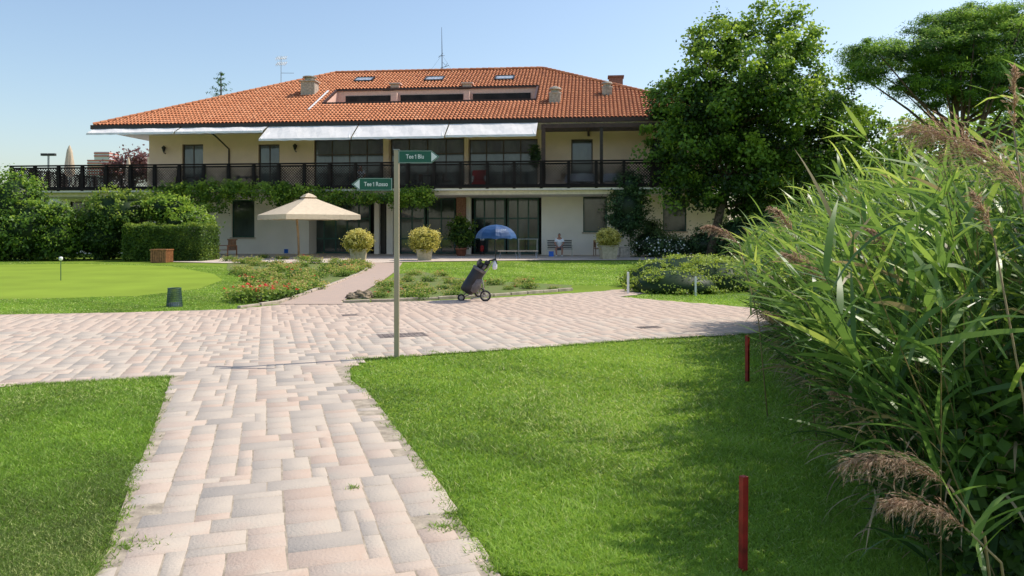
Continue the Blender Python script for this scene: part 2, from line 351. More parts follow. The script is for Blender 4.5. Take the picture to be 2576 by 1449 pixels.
def stones():
    u=.094; th=R(18); ca,sa=math.cos(th),math.sin(th)
    r0,r1,c0,c1=-10,290,-235,135
    occ=set(); rec=[]
    for j in range(r0,r1):
        for i in range(c0,c1):
            if (i,j) in occ: continue
            x=i*u;y=j*u
            wx=x*ca-y*sa; wy=x*sa+y*ca
            if wy<-1.2 or wy>20 or abs(wx)>wy*1.1+3: continue
            sz=rnd.choice([(3,2),(3,2),(2,2),(2,2),(4,2),(2,1),(3,1),(3,3),(2,3),(4,2)])
            w=1
            while w<sz[0] and (i+w,j) not in occ: w+=1
            d=sz[1]
            for a in range(w):
                for bb in range(d): occ.add((i+a,j+bb))
            rec.append((x,y,w*u,d*u))
    Rr=np.array(rec); ins=np.zeros(len(Rr),int)
    for fx,fy in ((.5,.5),(.15,.15),(.85,.15),(.15,.85),(.85,.85)):
        cx=Rr[:,0]+Rr[:,2]*fx; cy=Rr[:,1]+Rr[:,3]*fy; ins+=pip(paved,cx*ca-cy*sa,cx*sa+cy*ca)
    out_v=[];out_f=[];out_a=[]
    for (x,y,w,d) in Rr[ins>=4]:
        gp=.003; ch=.005; z=.0172+rnd.uniform(-.001,.001); t=[rnd.uniform(-.0006,.0006) for _ in range(4)]
        val=min(1,max(0,rnd.gauss(.47,.19))); b=len(out_v)
        wyc=(x*sa+y*ca)
        if wyc>11.5: val=.5+.25*val
        if wyc>13.5: val=.62+.25*val
        j=lambda:rnd.uniform(-.005,.005)
        q=[(x+gp+j(),y+gp+j()),(x+w-gp+j(),y+gp+j()),(x+w-gp+j(),y+d-gp+j()),(x+gp+j(),y+d-gp+j())]
        qi=[(q[0][0]+ch,q[0][1]+ch),(q[1][0]-ch,q[1][1]+ch),(q[2][0]-ch,q[2][1]-ch),(q[3][0]+ch,q[3][1]-ch)]
        for a in q: out_v.append((a[0]*ca-a[1]*sa,a[0]*sa+a[1]*ca,z-.005))
        for k,a in enumerate(qi): out_v.append((a[0]*ca-a[1]*sa,a[0]*sa+a[1]*ca,z+t[k]))
        out_f+= [(b+4,b+5,b+6,b+7)]+[(b+k,b+(k+1)%4,b+4+(k+1)%4,b+4+k) for k in range(4)]
        out_a+=[val]*8
    struct(npmesh('paving',out_v,out_f,out_a,M['stone']))
stones()
m,nt,b=newmat('terrace_brick'); tc=nd(nt,'ShaderNodeTexCoord'); br=nd(nt,'ShaderNodeTexBrick'); br.inputs['Scale'].default_value=3
mpn=nd(nt,'ShaderNodeMapping'); mpn.inputs['Rotation'].default_value=(0,0,R(-30)); nt.links.new(tc.outputs['Object'],mpn.inputs[0])
br.inputs['Color1'].default_value=(.50,.36,.28,1); br.inputs['Color2'].default_value=(.44,.33,.27,1); br.inputs['Mortar'].default_value=(.38,.31,.24,1); br.inputs['Mortar Size'].default_value=.02
nt.links.new(mpn.outputs[0],br.inputs[0]); nt.links.new(br.outputs[0],b.inputs['Base Color']); b.inputs['Roughness'].default_value=.9
M['terr']=m
struct(sheet('footpath',g((700,768),(830,722),(925,680),(935,662),(1012,662),(1000,680),(960,710),(910,738),(856,760),(862,768)),.026,M['terr']))
M['terr2']=mat('terrace_stone',(.62,.52,.43),.9,var=.12,scale=2,bump=.2)
fr=g((430,660),(560,663),(935,663),(1012,660),(1300,656),(1690,655),(1790,650))
struct(sheet('terrace_floor',fr+[(14,50),(-24,52)],.03,M['terr2']))
PG=g((-700,672),(-200,668),(200,664),(430,670),(540,690),(560,705),(500,727),(350,745),(100,752),(-300,756),(-900,760))
struct(sheet('putting_green',PG,.006,M['green']))
bedL=g((575,648),(915,655),(925,676),(830,716),(700,756),(650,762),(575,752),(640,715),(570,680))
bedR=g((1005,690),(1060,684),(1180,705),(1440,718),(1430,730),(1180,748),(1000,757),(872,760),(915,735))
struct(sheet('flower_bed',bedL,.012,M['soil'])); struct(sheet('flower_bed',bedR,.012,M['soil']))
def kerb(pts,step=.45,w=.09,h=.06):
    mb=MB(); pts=[Vector((*p,0)) for p in g(*pts)]
    for a,c in zip(pts,pts[1:]):
        n=max(1,int((c-a).length/step)); d=(c-a)/n
        for i in range(n):
            s=a+d*i+Vector((rnd.uniform(-.01,.01),rnd.uniform(-.02,.02),.0)); mb.bar(s+d*.02+Vector((0,0,h/2)),s+d*.97+Vector((0,0,h/2)),w,h*rnd.uniform(.9,1.5),rnd.random())
    return struct(mb.build('kerb',M['kerb'],bevel=.01))
kerb([(925,676),(905,690),(830,720),(700,764),(600,777)]); kerb([(1440,731),(1240,746),(1000,759),(862,763)]); 
def blades(n,poly,hmin=.025,hmax=.06,vb=.5,pxr=(-100,2700),pyr=(820,1500),excl=None,flat=.6):
    px=rng.uniform(*pxr,n); py=pyr[0]+(pyr[1]-pyr[0])*rng.random(n)
    Y=H*F/(py-HOR); X=(px-CX)*Y/F
    k=pip(poly,X,Y)
    if excl is not None: k&=~pip(excl,X,Y)
    X=X[k];Y=Y[k];n=len(X)
    an=rng.random(n)*2*PI; h=rng.uniform(hmin,hmax,n)*(.7+.5*np.sin(X*1.7+np.sin(Y*2.1)*1.5)**2); w=.0016+.0007*Y
    lean=rng.normal(size=(n,2))*flat*1.6*h[:,None]
    V=np.zeros((n,3,3)); V[:,0,0]=X-np.cos(an)*w;V[:,0,1]=Y-np.sin(an)*w; V[:,1,0]=X+np.cos(an)*w;V[:,1,1]=Y+np.sin(an)*w
    V[:,2,0]=X+lean[:,0];V[:,2,1]=Y+lean[:,1];V[:,2,2]=h
    pat=.10*np.sin(X*.9+1.3*np.sin(Y*.7))+.09*np.sin(Y*1.9+X*.6+2*np.sin(X*.8))+.07*np.sin(X*4.1+Y*3.3+2*np.sin(Y*2.3))+.05*np.sin(X*11+3*np.sin(Y*7))
    pale=np.clip(np.sin(X*1.3+.7)*np.sin(Y*.9+1.1+np.sin(X*2)),0,1)
    v=np.clip(vb+pat+rng.normal(size=n)*.15,0,.92); v[rng.random(n)<.04+.20*pale]=.97
    return V.reshape(-1,3),np.arange(n*3).reshape(n,3),np.repeat(v,3)
bx=lambda Y:.75+.265*Y
rightlawn=g((1255,1449),(1140,1290),(1075,1180),(1000,1085),(935,1000),(882,958),(880,930),(915,906),(1100,893),(1300,880),(1600,857),(1870,842),(2300,815))+[(6,3.2),(4,3.2)]
leftlawn=g((-300,993),(0,975),(430,950),(412,1010),(372,1120),(325,1230),(290,1330),(240,1449),(200,1520),(-300,1520))
a1=blades(400000,rightlawn,vb=.52,pyr=(820,1530),hmin=.016,hmax=.036); a2=blades(140000,leftlawn,vb=.34,pxr=(-150,480),pyr=(940,1530),hmin=.016,hmax=.034)
V,Fc,v=merge([a1,a2]); o=npmesh('grass',V,Fc,v,M['blade']); o['kind']='stuff'; tag(o,'short mown grass of the two front lawns beside the paved path','grass')
mid=g((-100,795),(600,780),(690,768),(570,745),(640,715),(560,670),(-100,655))
midR=g((1000,690),(1015,662),(1690,657),(1640,722),(1440,717),(1180,704),(1060,683))
a1=blades(90000,mid,pxr=(-100,720),pyr=(655,800),hmin=.012,hmax=.026,vb=.48,excl=PG)
a2=blades(50000,midR,pxr=(990,1700),pyr=(656,730),hmin=.02,hmax=.035,vb=.60)
isl=g((1560,750),(1640,738),(1800,724),(2000,715),(2000,780),(1900,775),(1700,760))
a3=blades(30000,isl,pxr=(1550,2000),pyr=(715,782),hmin=.02,hmax=.035,vb=.60)
V,Fc,v=merge([a1,a2,a3]); o=npmesh('grass',V,Fc,v,M['blade']); o['kind']='stuff'; tag(o,'mown grass around the putting green and in front of the clubhouse terrace','grass')
# grass edge fringe and weed tufts
pp=[]
tufts=[(px,py,n,sp) for (px,py,n,sp) in ((1090,888,24,.05),(905,905,60,.07),(998,903,80,.06),(330,1378,60,.06),(1150,1295,50,.05),(1120,1335,50,.04),(888,1234,16,.02))]
edgeR=[(1255,1449),(1140,1290),(1075,1180),(1000,1085),(935,1000),(882,958),(880,930),(915,906),(1100,893),(1300,880),(1600,857),(1870,842)]
edgeL=[(0,975),(430,950),(412,1010),(372,1120),(325,1230),(290,1330),(240,1449)]
for ed in (edgeR,edgeL):
    for a,c in zip(ed,ed[1:]):
        n=int(math.dist(a,c)/14)
        for i in range(n):
            f=(i+rnd.random())/n; tufts.append((a[0]+(c[0]-a[0])*f,a[1]+(c[1]-a[1])*f,rnd.randint(6,16),.035))
for (px,py,n,sp) in tufts:
    c=G(px,py); k=n*3
    X=c.x+rng.normal(size=k)*sp;Yy=c.y+rng.normal(size=k)*sp*.8; h=rng.uniform(.015,.042,k); an=rng.random(k)*2*PI
    Vv=np.zeros((k,3,3));Vv[:,0]=np.c_[X-np.cos(an)*.005,Yy-np.sin(an)*.005,np.full(k,.01)];Vv[:,1]=np.c_[X+np.cos(an)*.005,Yy+np.sin(an)*.005,np.full(k,.01)];Vv[:,2]=np.c_[X+rng.normal(size=k)*.02,Yy+rng.normal(size=k)*.02,h]
    pp.append((Vv.reshape(-1,3),np.arange(k*3).reshape(k,3),np.repeat(rng.uniform(.1,.6,k),3)))
V,Fc,v=merge(pp); o=npmesh('weeds',V,Fc,v,M['blade']); o['kind']='stuff'; tag(o,'small grass tufts growing along the edges of the paving','weeds')
# ================================================================ CLUBHOUSE
ANG=R(6); O=Vector(((1000-CX)*47.5/F,47.5,0)); sA,cA=math.sin(ANG),math.cos(ANG)
def L(px,py,v):
    dx=(px-CX)/F; dz=-(py-HOR)/F
    t=(v+O.x*sA+O.y*cA)/(dx*sA+cA)
    return ((t*dx-O.x)*cA-(t-O.y)*sA, v, H+t*dz)
def U(px,v): return L(px,577,v)[0]
def Zc(px,py,v): return L(px,py,v)[2]
def W(u,v,z): return Vector((O.x+u*cA+v*sA, O.y-u*sA+v*cA, z))
club=thing('clubhouse','long two storey cream clubhouse with terracotta hipped roof and dark lattice balcony','building',O,-ANG)
ze=Zc(1000,305,-3); VR=7.0; zr=Zc(1100,180,VR)
uEL=U(235,-3); uRL=U(845,VR); uRR=U(1365,VR); uER=uRR+(uRL-uEL)
FL=4.05
zs=ze-.25
def wallgrid(mb,u0,u1,z0,z1,v0,v1,ops):
    us=sorted(set([u0,u1]+[x for o in ops for x in o[:2]])); zz=sorted(set([z0,z1]+[x for o in ops for x in o[2:4]]))
    for a,b_ in zip(us,us[1:]):
        for c,d in zip(zz,zz[1:]):
            mu,mz=(a+b_)/2,(c+d)/2
            if any(o[0]<mu<o[1] and o[2]<mz<o[3] for o in ops): continue
            if mu<u0 or mu>u1 or mz<z0 or mz>z1: continue
            mb.box(a,b_,v0,v1,c,d)
def op(x0,x1,y0,y1,v):
    xm=(x0+x1)/2; return (U(x0,v),U(x1,v),Zc(xm,y1,v),Zc(xm,y0,v))
def window(o,v,nx,nz,fm,name='window',fw=.07,hbars=None,sill=False):
    u0,u1,z0,z1=o; f=MB()
    f.box(u0,u0+fw,v,v+.08,z0,z1).box(u1-fw,u1,v,v+.08,z0,z1).box(u0+fw,u1-fw,v,v+.08,z1-fw,z1).box(u0+fw,u1-fw,v,v+.08,z0,z0+fw)
    for i in range(1,nx):
        x=u0+(u1-u0)*i/nx; f.box(x-fw*.45,x+fw*.45,v+.01,v+.07,z0+fw,z1-fw)
    for i in range(1,nz):
        z=z0+(z1-z0)*i/nz; f.box(u0+fw,u1-fw,v+.015,v+.065,z-fw*.4,z+fw*.4)
    if hbars:
        for z in hbars: f.box(u0+fw,u1-fw,v+.017,v+.067,z-fw*.5,z+fw*.5)
    fo=f.build(name,fm,club)
    MB().box(u0+.02,u1-.02,v+.04,v+.05,z0+.02,z1-.02).build('pane',M['glass'],fo)
    if sill: MB().box(u0-.08,u1+.08,v-.25,v,z0-.07,z0-.003).build('sill',M['concrete'],fo)
    return fo
uLL=U(25,0)+1.2; uR=U(1830,0)
ops=[op(175,226,507,545,0),op(583,640,503,597,0)]
mb=MB(); wallgrid(mb,uLL,U(777,0),0,FL-.3,0,.3,ops); 
mb.box(uLL,uLL+.3,.3,14,0,FL-.3)
mb.box(U(777,0)-.3,U(777,0),.3,1.6,0,FL-.3)
mb.build('lower_wall',M['white'],club)
window(ops[0],.12,1,1,M['dframe']); window(ops[1],.12,1,1,M['gframe'],sill=True)
ops=[op(1467,1527,492,584,0),op(1668,1727,490,582,0)]
mb=MB(); wallgrid(mb,U(1362,0),uR,0,FL-.3,0,.3,ops); mb.box(uR-.3,uR,.3,14,0,FL-.3); mb.box(U(1362,0),U(1362,0)+.3,.3,1.6,0,FL-.3); mb.build('lower_wall',M['white'],club)
for o_ in ops: window(o_,.12,1,1,M['gframe'],sill=True)
vg=1.3; z1=FL-.45
MB().box(U(777,0),U(1362,0),vg+.2,vg+.3,0,FL-.3).build('inner_wall',M['inside'],club)
def door(x0,x1,nx,hb=2.3):
    return window((U(x0,vg),U(x1,vg),.03,z1),vg,nx,1,M['gframe'],'glass_door',.10,[hb,1.0])
door(786,932,5); door(1003,1070,2); door(1074,1146,2); door(1192,1272,3); door(1276,1356,3)
for x0,x1 in ((941,953),(972,988),(1172,1184)):
    MB().box(U(x0,.2),U(x1,.2),.2,.2+.35,0,FL-.3).build('column',M['white'],club,bevel=.02)
mb=MB()
a,b_=U(1148,-.1),U(1171,-.1)
for k in range(26): mb.box(a,b_,-.1,.4,k*.143,k*.143+.13); mb.box(a+.02,b_-.02,-.08,.38,k*.143+.13,k*.143+.143)
mb.build('brick_pillar',M['brickred'],club)
MB().box(U(777,0),U(1362,0),0,vg+.2,FL-.45,FL-.31).build('entrance_ceiling',M['soffit'],club)
MB().box(U(957,.6),U(970,.6),.6,.66,.03,z1).build('shutter_panel',M['dframe'],club)
ops=[op(458,511,363,440,0),op(650,703,363,440,0),op(790,966,350,440,0),op(982,1168,348,440,0),op(1180,1353,350,440,0),op(1437,1491,350,440,0),op(1635,1690,348,440,0)]
ops=[(a,b_,FL,d) for a,b_,c,d in ops]
uWL=U(375,0)
mb=MB(); wallgrid(mb,uWL,uR-.5,FL,zs,0,.3,ops); mb.box(uWL,uWL+.3,.3,14,FL,zs); mb.box(uR-.8,uR-.5,.3,14,FL,zs); mb.box(uLL,uR,13.7,14,0,zs)
mb.build('upper_wall',M['cream'],club)
nxs=[2,2,4,4,4,1,1]
for i,o_ in enumerate(ops): window(o_,.14,nxs[i],1,M['wframe'],'window' if 2<=i<=4 else 'balcony_door',.08,[FL+2.3] if 2<=i<=4 else None)
MB().box(uWL+.3,uR-.8,.5,.6,FL,zs).build('inner_wall',M['inside'],club)
for x0,x1 in ((966,980),(1169,1179),(1353,1364)):
    MB().box(U(x0,-.05),U(x1,-.05),-.25,-.005,FL,zs).build('column',M['cream'],club,bevel=.01)
VB=-4.0; uBL=U(28,VB); uBR=U(1790,VB)
mb=MB().box(uBL,uBR,VB,0,FL-.22,FL-.002); mb.box(uBL,uWL,0,13,FL-.22,FL-.002); mb.build('balcony_slab',M['soffit'],club)
MB().box(uBL+.1,uBR-.1,VB+.6,-.005,FL-.45,FL-.223).build('balcony_beam',M['soffit'],club)
RT=5.40; pitch=(U(1640,VB)-uBL)/25
def panelmesh(w,h):
    mb=MB(); sp=.165; bw=.066; c=-h
    k=bw*.5*math.sqrt(2)
    while c<w:
        for d in (0,1):
            x0=max(0,c);x1=min(w,c+h)
            if x1-x0>.03:
                za,zb=x0-c,x1-c
                if d: A=(w-x0,za);B2=(w-x1,zb)
                else: A=(x0,za);B2=(x1,zb)
                y0=.014*d; y1=y0+.012
                q=[(A[0],A[1]-k),(B2[0],B2[1]-k),(B2[0],B2[1]+k),(A[0],A[1]+k)]
                q=[(min(w,max(0,x)),min(h,max(0,z))) for x,z in q]
                vs=[(x,y0,z) for x,z in q]+[(x,y1,z) for x,z in q]
                mb.add(vs,[(0,1,2,3),(7,6,5,4),(0,4,5,1),(2,6,7,3)])
        c+=sp
    return mb
hh=RT-FL-.22; w_=pitch-.12
pan=panelmesh(w_,hh).build('lattice_panel',M['rail'],club)
tr_=MB().box(0,w_,-.03,.04,hh-.03,hh+.07).build('top_rail',M['rail'],pan); br_=MB().box(0,w_,-.03,.04,-.10,.02).build('bottom_rail',M['rail'],pan)
pst=MB().box(-.085,.085,-.06,.08,-.14,RT-FL+.02).build('railing_post',M['rail'],club)
def addpan(loc,rz=0,first=False):
    c=pan if first else pan.copy()
    if not first:
        C.objects.link(c); c.parent=club
        for x in (tr_,br_): d=x.copy(); C.objects.link(d); d.parent=c
    c.location=loc; c.rotation_euler=(0,0,rz)
def addpost(loc,first=False):
    c=pst if first else pst.copy()
    if not first: C.objects.link(c); c.parent=club
    c.location=loc
for i in range(0,28):
    if uBL+i*pitch>uBR: break
    addpost((uBL+i*pitch,VB+.03,FL),i==0); addpan((uBL+i*pitch+.06,VB+.04,FL+.1),0,i==0)
for i in range(8): addpan((uBL,VB+.15+i*pitch,FL+.1),PI/2); addpost((uBL,VB+.1+(i+1)*pitch,FL))
MB().box(uBL-.08,uBR,VB-.06,VB+.14,RT,RT+.08).build('handrail',M['rail'],club)
MB().box(uBL,uBR,VB-.05,VB-.003,FL-.10,FL+.03).build('slab_fascia',M['rail'],club)
MB().box(U(1509,-3.6),U(1517,-3.6),-3.7,-3.55,FL,ze-.4).build('loggia_post',M['dark'],club)
MB().box(U(1362,-3.6),U(1372,-3.6),-3.7,-3.5,FL,ze-.4).build('loggia_post',M['brown'],club)
MB().box(U(1366,-3.6),uER-.4,-3.75,-3.5,ze-.62,ze-.4).build('loggia_beam',M['brown'],club)
MB().box(U(1366,-2),uER-.4,-2.2,-1.95,ze-.62,ze-.4).build('loggia_beam',M['brown'],club)
for px in (1480,1625):
    MB().box(U(px-3,-3.3),U(px+3,-3.3),-3.5,0,ze-.66,ze-.42).build('loggia_beam',M['brown'],club)
th=math.atan2(zr-ze,VR+3); S=math.hypot(zr-ze,VR+3); ct,st=math.cos(th),math.sin(th)
def roofpt(px,py):
    lo,hi=-3.,VR
    for _ in range(40):
        m_=(lo+hi)/2; l=L(px,py,m_)
        if l[2]>ze+(m_+3)*st/ct: lo=m_
        else: hi=m_
    return Vector(L(px,py,(lo+hi)/2))
h0=roofpt(812,263); h1=roofpt(830,231); hu0=h0.x+.1; hu1=roofpt(1343,255).x; hs0=(h0.y+3)/ct; hs1=(h1.y+3)/ct
rp=lambda u,s,d=0:Vector((u,-3+s*ct-d*st,ze+s*st+d*ct))
mb=MB()
el=lambda s:uEL+(uRL-uEL)*s/S; er=lambda s:uER+(uRR-uER)*s/S
def q(pts): mb.add([rp(*p) for p in pts],[(0,1,2,3)])
q([(el(0),0),(er(0),0),(er(hs0),hs0),(el(hs0),hs0)]); q([(el(hs0),hs0),(hu0,hs0),(hu0,hs1),(el(hs1),hs1)]); q([(hu1,hs0),(er(hs0),hs0),(er(hs1),hs1),(hu1,hs1)]); q([(el(hs1),hs1),(er(hs1),hs1),(er(S),S),(el(S),S)])
VBk=2*VR+3
mb.add([(uEL,-3,ze),(uRL,VR,zr),(uEL,VBk,ze)],[(0,1,2)]); mb.add([(uER,-3,ze),(uRR,VR,zr),(uER,VBk,ze)],[(2,1,0)]); mb.add([(uEL,VBk,ze),(uRL,VR,zr),(uRR,VR,zr),(uER,VBk,ze)],[(0,1,2,3)])
roof=mb.build('roof',M['under'],club)
tv=[];tf=[];ta=[]
cw=.235; rh=.38; arc=[(math.cos(PI*k/5),math.sin(PI*k/5)) for k in range(6)]
for r in range(int(S/rh)+1):
    s=r*rh; e_=min(S,s+rh+.04)
    for c in range(int((uER-uEL)/cw)+1):
        uc=uEL+(c+.5)*cw+rnd.uniform(-.008,.008)
        if uc<el(s)+.1 or uc>er(s)-.1: continue
        if hs0-.25<s<hs1+.02 and hu0-.1<uc<hu1+.1: continue
        b0=len(tv); val=min(1,max(0,rnd.gauss(.58,.09)-(.06 if uc>U(1100,0) else -.05)))
        if rnd.random()<.015: val=.25
        for (ss,rr,lift) in ((s,.105,.045),(e_,.09,.0)):
            for (x,y) in arc: tv.append(tuple(rp(uc+x*rr,ss,y*rr*.85+lift+.01)))
            ta+= [val]*6
        for k in range(5): tf.append((b0+k,b0+k+1,b0+6+k+1,b0+6+k))
        b1=len(tv)
        for ss,lift in ((s,.03),(e_,.0)):
            tv.append(tuple(rp(uc+.08,ss,lift+.012))); tv.append(tuple(rp(uc+cw-.08,ss,lift+.012))); ta+=[val*.7]*2
        tf.append((b1,b1+1,b1+3,b1+2))
npmesh('roof_tiles',tv,tf,ta,M['tile'],roof)
mb=MB()
def ridge(a,b2):
    a=Vector(a);b2=Vector(b2);n=int((b2-a).length/.42);d=(b2-a)/n
    for i in range(n): mb.tube([a+d*i,a+d*(i+1.08)],[.14,.11],8,val=min(1,max(0,rnd.gauss(.6,.12))))
ridge((uEL,-3,ze+.08),(uRL,VR,zr+.08)); ridge((uER,-3,ze+.08),(uRR,VR,zr+.08)); ridge((uRL,VR,zr+.08),(uRR,VR,zr+.08))
mb.build('ridge_tiles',M['tile'],roof)
MB().box(uEL-.1,uER+.1,-3.15,-3.0,ze-.22,ze+.03).box(uEL-.12,uEL,-3,VBk,ze-.22,ze+.03).box(uER,uER+.12,-3,VBk,ze-.22,ze+.03).build('gutter',M['brown'],roof)
MB().box(uEL,uER,-2.99,VBk,zs,zs+.08).build('soffit',M['soffit'],roof)
vz=h1.y; zb=h0.z-.9; cut=MB(); cut.box(hu0,hu1,vz,vz+.1,zb,h1.z-.01).box(hu0,hu1,h0.y,vz,zb-.1,zb)
for x,x2 in ((hu0-.02,hu0),(hu1,hu1+.02)):
    cut.add([(x,h0.y,zb),(x,vz,zb),(x,vz,h1.z),(x,h0.y,h0.z),(x2,h0.y,zb),(x2,vz,zb),(x2,vz,h1.z),(x2,h0.y,h0.z)],[(0,1,2,3),(7,6,5,4)])
cut.build('roof_terrace',M['pink'],roof)
for x0,x1 in ((870,985),(1008,1165),(1190,1335)):
    MB().box(U(x0,vz),U(x1,vz),vz-.05,vz-.003,zb+.3,h1.z-.32).build('terrace_window',M['inside'],roof)
for x0,x1 in ((988,1003),(1170,1184)):
    MB().box(U(x0,vz),U(x1,vz),vz-.5,vz-.06,zb,h1.z-.22).build('terrace_pillar',M['pink'],roof)
mb=MB(); mb.bar(rp(hu0-.1,hs0,.08),rp(hu1+.1,hs0,.08),.12,.1).bar(rp(hu0-.1,hs1,.10),rp(hu1+.1,hs1,.10),.14,.12).bar(rp(hu0-.05,hs0,.09),rp(hu0-.05,hs1,.09),.12).bar(rp(hu1+.05,hs0,.09),rp(hu1+.05,hs1,.09),.12)
mb.build('terrace_frame',M['brown'],roof)
mb=MB(); a_=roofpt(776,281); b_=roofpt(826,233); mb.bar(a_+Vector((0,0,.12)),b_+Vector((0,0,.12)),.09); mb.build('flashing_strip',M['whitep'],roof)
skm=mat('pale_skylight_glass',(.42,.48,.54),.15,var=.2)
for px,py in ((917,203),(1094,201),(1270,199)):
    c=roofpt(px,py); s=(c.y+3)/ct; w=.62
    f=MB().bar(rp(c.x-w,s-.45,.12),rp(c.x+w,s-.45,.12),.09).bar(rp(c.x-w,s+.45,.12),rp(c.x+w,s+.45,.12),.09).bar(rp(c.x-w,s-.45,.12),rp(c.x-w,s+.45,.12),.09).bar(rp(c.x+w,s-.45,.12),rp(c.x+w,s+.45,.12),.09).build('skylight',M['dframe'],roof)
    MB().add([rp(c.x-w,s-.45,.13),rp(c.x+w,s-.45,.13),rp(c.x+w,s+.45,.13),rp(c.x-w,s+.45,.13)],[(0,1,2,3)]).build('skylight_glass',skm,roof)
def chim(px,py,w,h,kind,mt):
    c=roofpt(px,py); mb=MB(); x,y,z=c
    if kind=='box': 
        mb.box(x-w/2,x+w/2,y-.3,y+.5,z-.3,z+h*.75); mb.box(x-w*.6,x+w*.6,y-.38,y+.58,z+h*.75,z+h*.82)
        mb.lathe([(w*.35,z+h*.82),(w*.35,z+h)],(x,y+.1,0),14)
        mb.lathe([(w*.48,z+h+.02),(w*.5,z+h+.1),(w*.2,z+h+.16)],(x,y+.1,0),14)
    elif kind=='dome':
        mb.box(x-w/2,x+w/2,y-.2,y+.5,z-.3,z+h*.55)
        mb.lathe([(w*.6,z+h*.55),(w*.6,z+h*.62),(w*.4,z+h*.63),(w*.4,z+h*.8),(w*.6,z+h*.81),(w*.5,z+h*.93),(w*.2,z+h)],(x,y+.15,0),16)
    else:
        mb.box(x-w/2,x+w/2,y-.2,y+.4,z-.3,z+h*.7); mb.box(x-w*.65,x+w*.65,y-.3,y+.5,z+h*.7,z+h)
    mb.build('chimney' if kind!='vent' else 'roof_vent',mt,roof,bevel=.01)
chim(778,238,.95,1.1,'box',M['concrete']); chim(1396,258,.68,1.0,'dome',M['concrete']); chim(1527,240,.6,.9,'dome',M['concrete'])
chim(995,222,.6,.33,'vent',M['pink']); chim(1176,221,.6,.33,'vent',M['pink'])
c=Vector((U(1549,9),9,Zc(1549,205,9))); MB().box(c.x-.5,c.x+.5,8.6,9.4,zr-2.2,c.z+.25).box(c.x-.58,c.x+.58,8.5,9.5,c.z+.255,c.z+.36).build('chimney',M['brickred'],roof)
def awn(x0,x1,out,drop):
    u0,u1=U(x0,-3.2),U(x1,-3.2); zt=ze-.2; n=14; mb=MB(); vs=[];fs=[]
    for i in range(n+1):
        f=i/n; uu=u0+(u1-u0)*f; sag=.03*math.sin(f*PI*5)+.02*math.sin(f*17)
        vs+=[(uu,-3.2,zt),(uu,-3.2-out*.5,zt-drop*.5-sag),(uu,-3.2-out,zt-drop),(uu,-3.2-out-.05,zt-drop-.13+.015*math.sin(f*40))]
    for i in range(n):
        for k in range(3): fs.append((i*4+k,i*4+k+1,i*4+4+k+1,i*4+4+k))
    mb.add(vs,fs); a=mb.build('awning',M['awning'],club)
    MB().box(u0,u1,-3.3,-3.18,ze-.23,ze-.08).build('awning_cassette',M['dframe'],a)
    for p0,p1 in (((u0+.4,-3.2,zt-.1),(u0+.1,-3.2-out,zt-drop)),((u1-.4,-3.2,zt-.1),(u1-.1,-3.2-out,zt-drop))): MB().bar(p0,p1,.05).build('awning_arm',M['whitep'],a)
awn(238,455,.75,.36); awn(458,675,.75,.36); awn(677,901,1.4,.92); awn(904,1129,1.4,.90); awn(1132,1353,1.4,.86)
MB().tube([(U(552,-1),-2.6,zs),(U(556,-.5),-1.2,zs-.25),L(576,375,-.06),(L(576,375,-.06)[0],-.06,FL)],.05,8).build('downpipe',M['dark'],club,True)
for px,py in ((412,378),(742,373)):
    c=Vector(L(px,py,-.2)); mb=MB().bar((c.x,0,c.z-.2),(c.x,-.2,c.z-.15),.05).bar((c.x,-.2,c.z-.15),(c.x,-.2,c.z+.0),.04)
    mb.lathe([(.06,-.1),(.14,.14),(.16,.16),(.03,.30)],(c.x,-.2,c.z),6); mb.build('wall_lamp',M['dframe'],club)
MB().box(U(113,-3.7),U(119,-3.7),-3.8,-3.65,0,FL-.5).build('terrace_support',M['brown'],club)
# ---- antennas
c=roofpt(707,203); wp=W(*c); t=thing('tv_antenna','white television aerial on a thin mast at the left of the roof','antenna',wp,-ANG)
hgt=68*49/F; MB().tube([(0,0,-.2),(0,0,hgt)],.022,6).build('mast',M['metal'],t)
mb=MB()
for k,(z,a) in enumerate(((hgt-.15,.3),(hgt-.55,-.2))):
    mb.bar((-.35,-.1,z+.1*a),(.4,.1,z-.1*a),.03)
    for i in range(6):
        x=-.3+i*.13; mb.bar((x,-.3,z-.12),(x,.3,z+.18),.016); mb.bar((x-.1,0,z-.15),(x+.08,0,z+.17),.02)
mb.build('aerial',M['whitep'],t); MB().bar((0,0,.55),(1.0,-.1,.5),.025).build('cross_arm',M['metal'],t)
wp=W(U(1112,VR),VR,zr); t=thing('radio_antenna','tall thin radio antenna mast on the roof ridge','antenna',wp,-ANG); s=54/F
MB().tube([(0,0,-.1),(0,0,1.3),(-.03,0,112*s)],[.035,.03,.012],6).build('mast',M['dframe'],t)
MB().bar((-.1,0,.25),(.5,0,.42),.03).bar((-.25,0,1.1),(.2,0,1.15),.02).bar((0,0,.7),(.25,0,.45),.02).bar((-.3,.1,1.0),(.1,-.1,1.3),.015).bar((.2,0,.3),(.4,0,.6),.02).build('aerial',M['dframe'],t)
MB().bar((0,0,1.2),(-.75,-1.2,-.4),.008).build('guy_wire',M['dframe'],t); MB().bar((0,0,1.2),(1.0,-1.0,-.3),.008).build('guy_wire',M['dframe'],t)
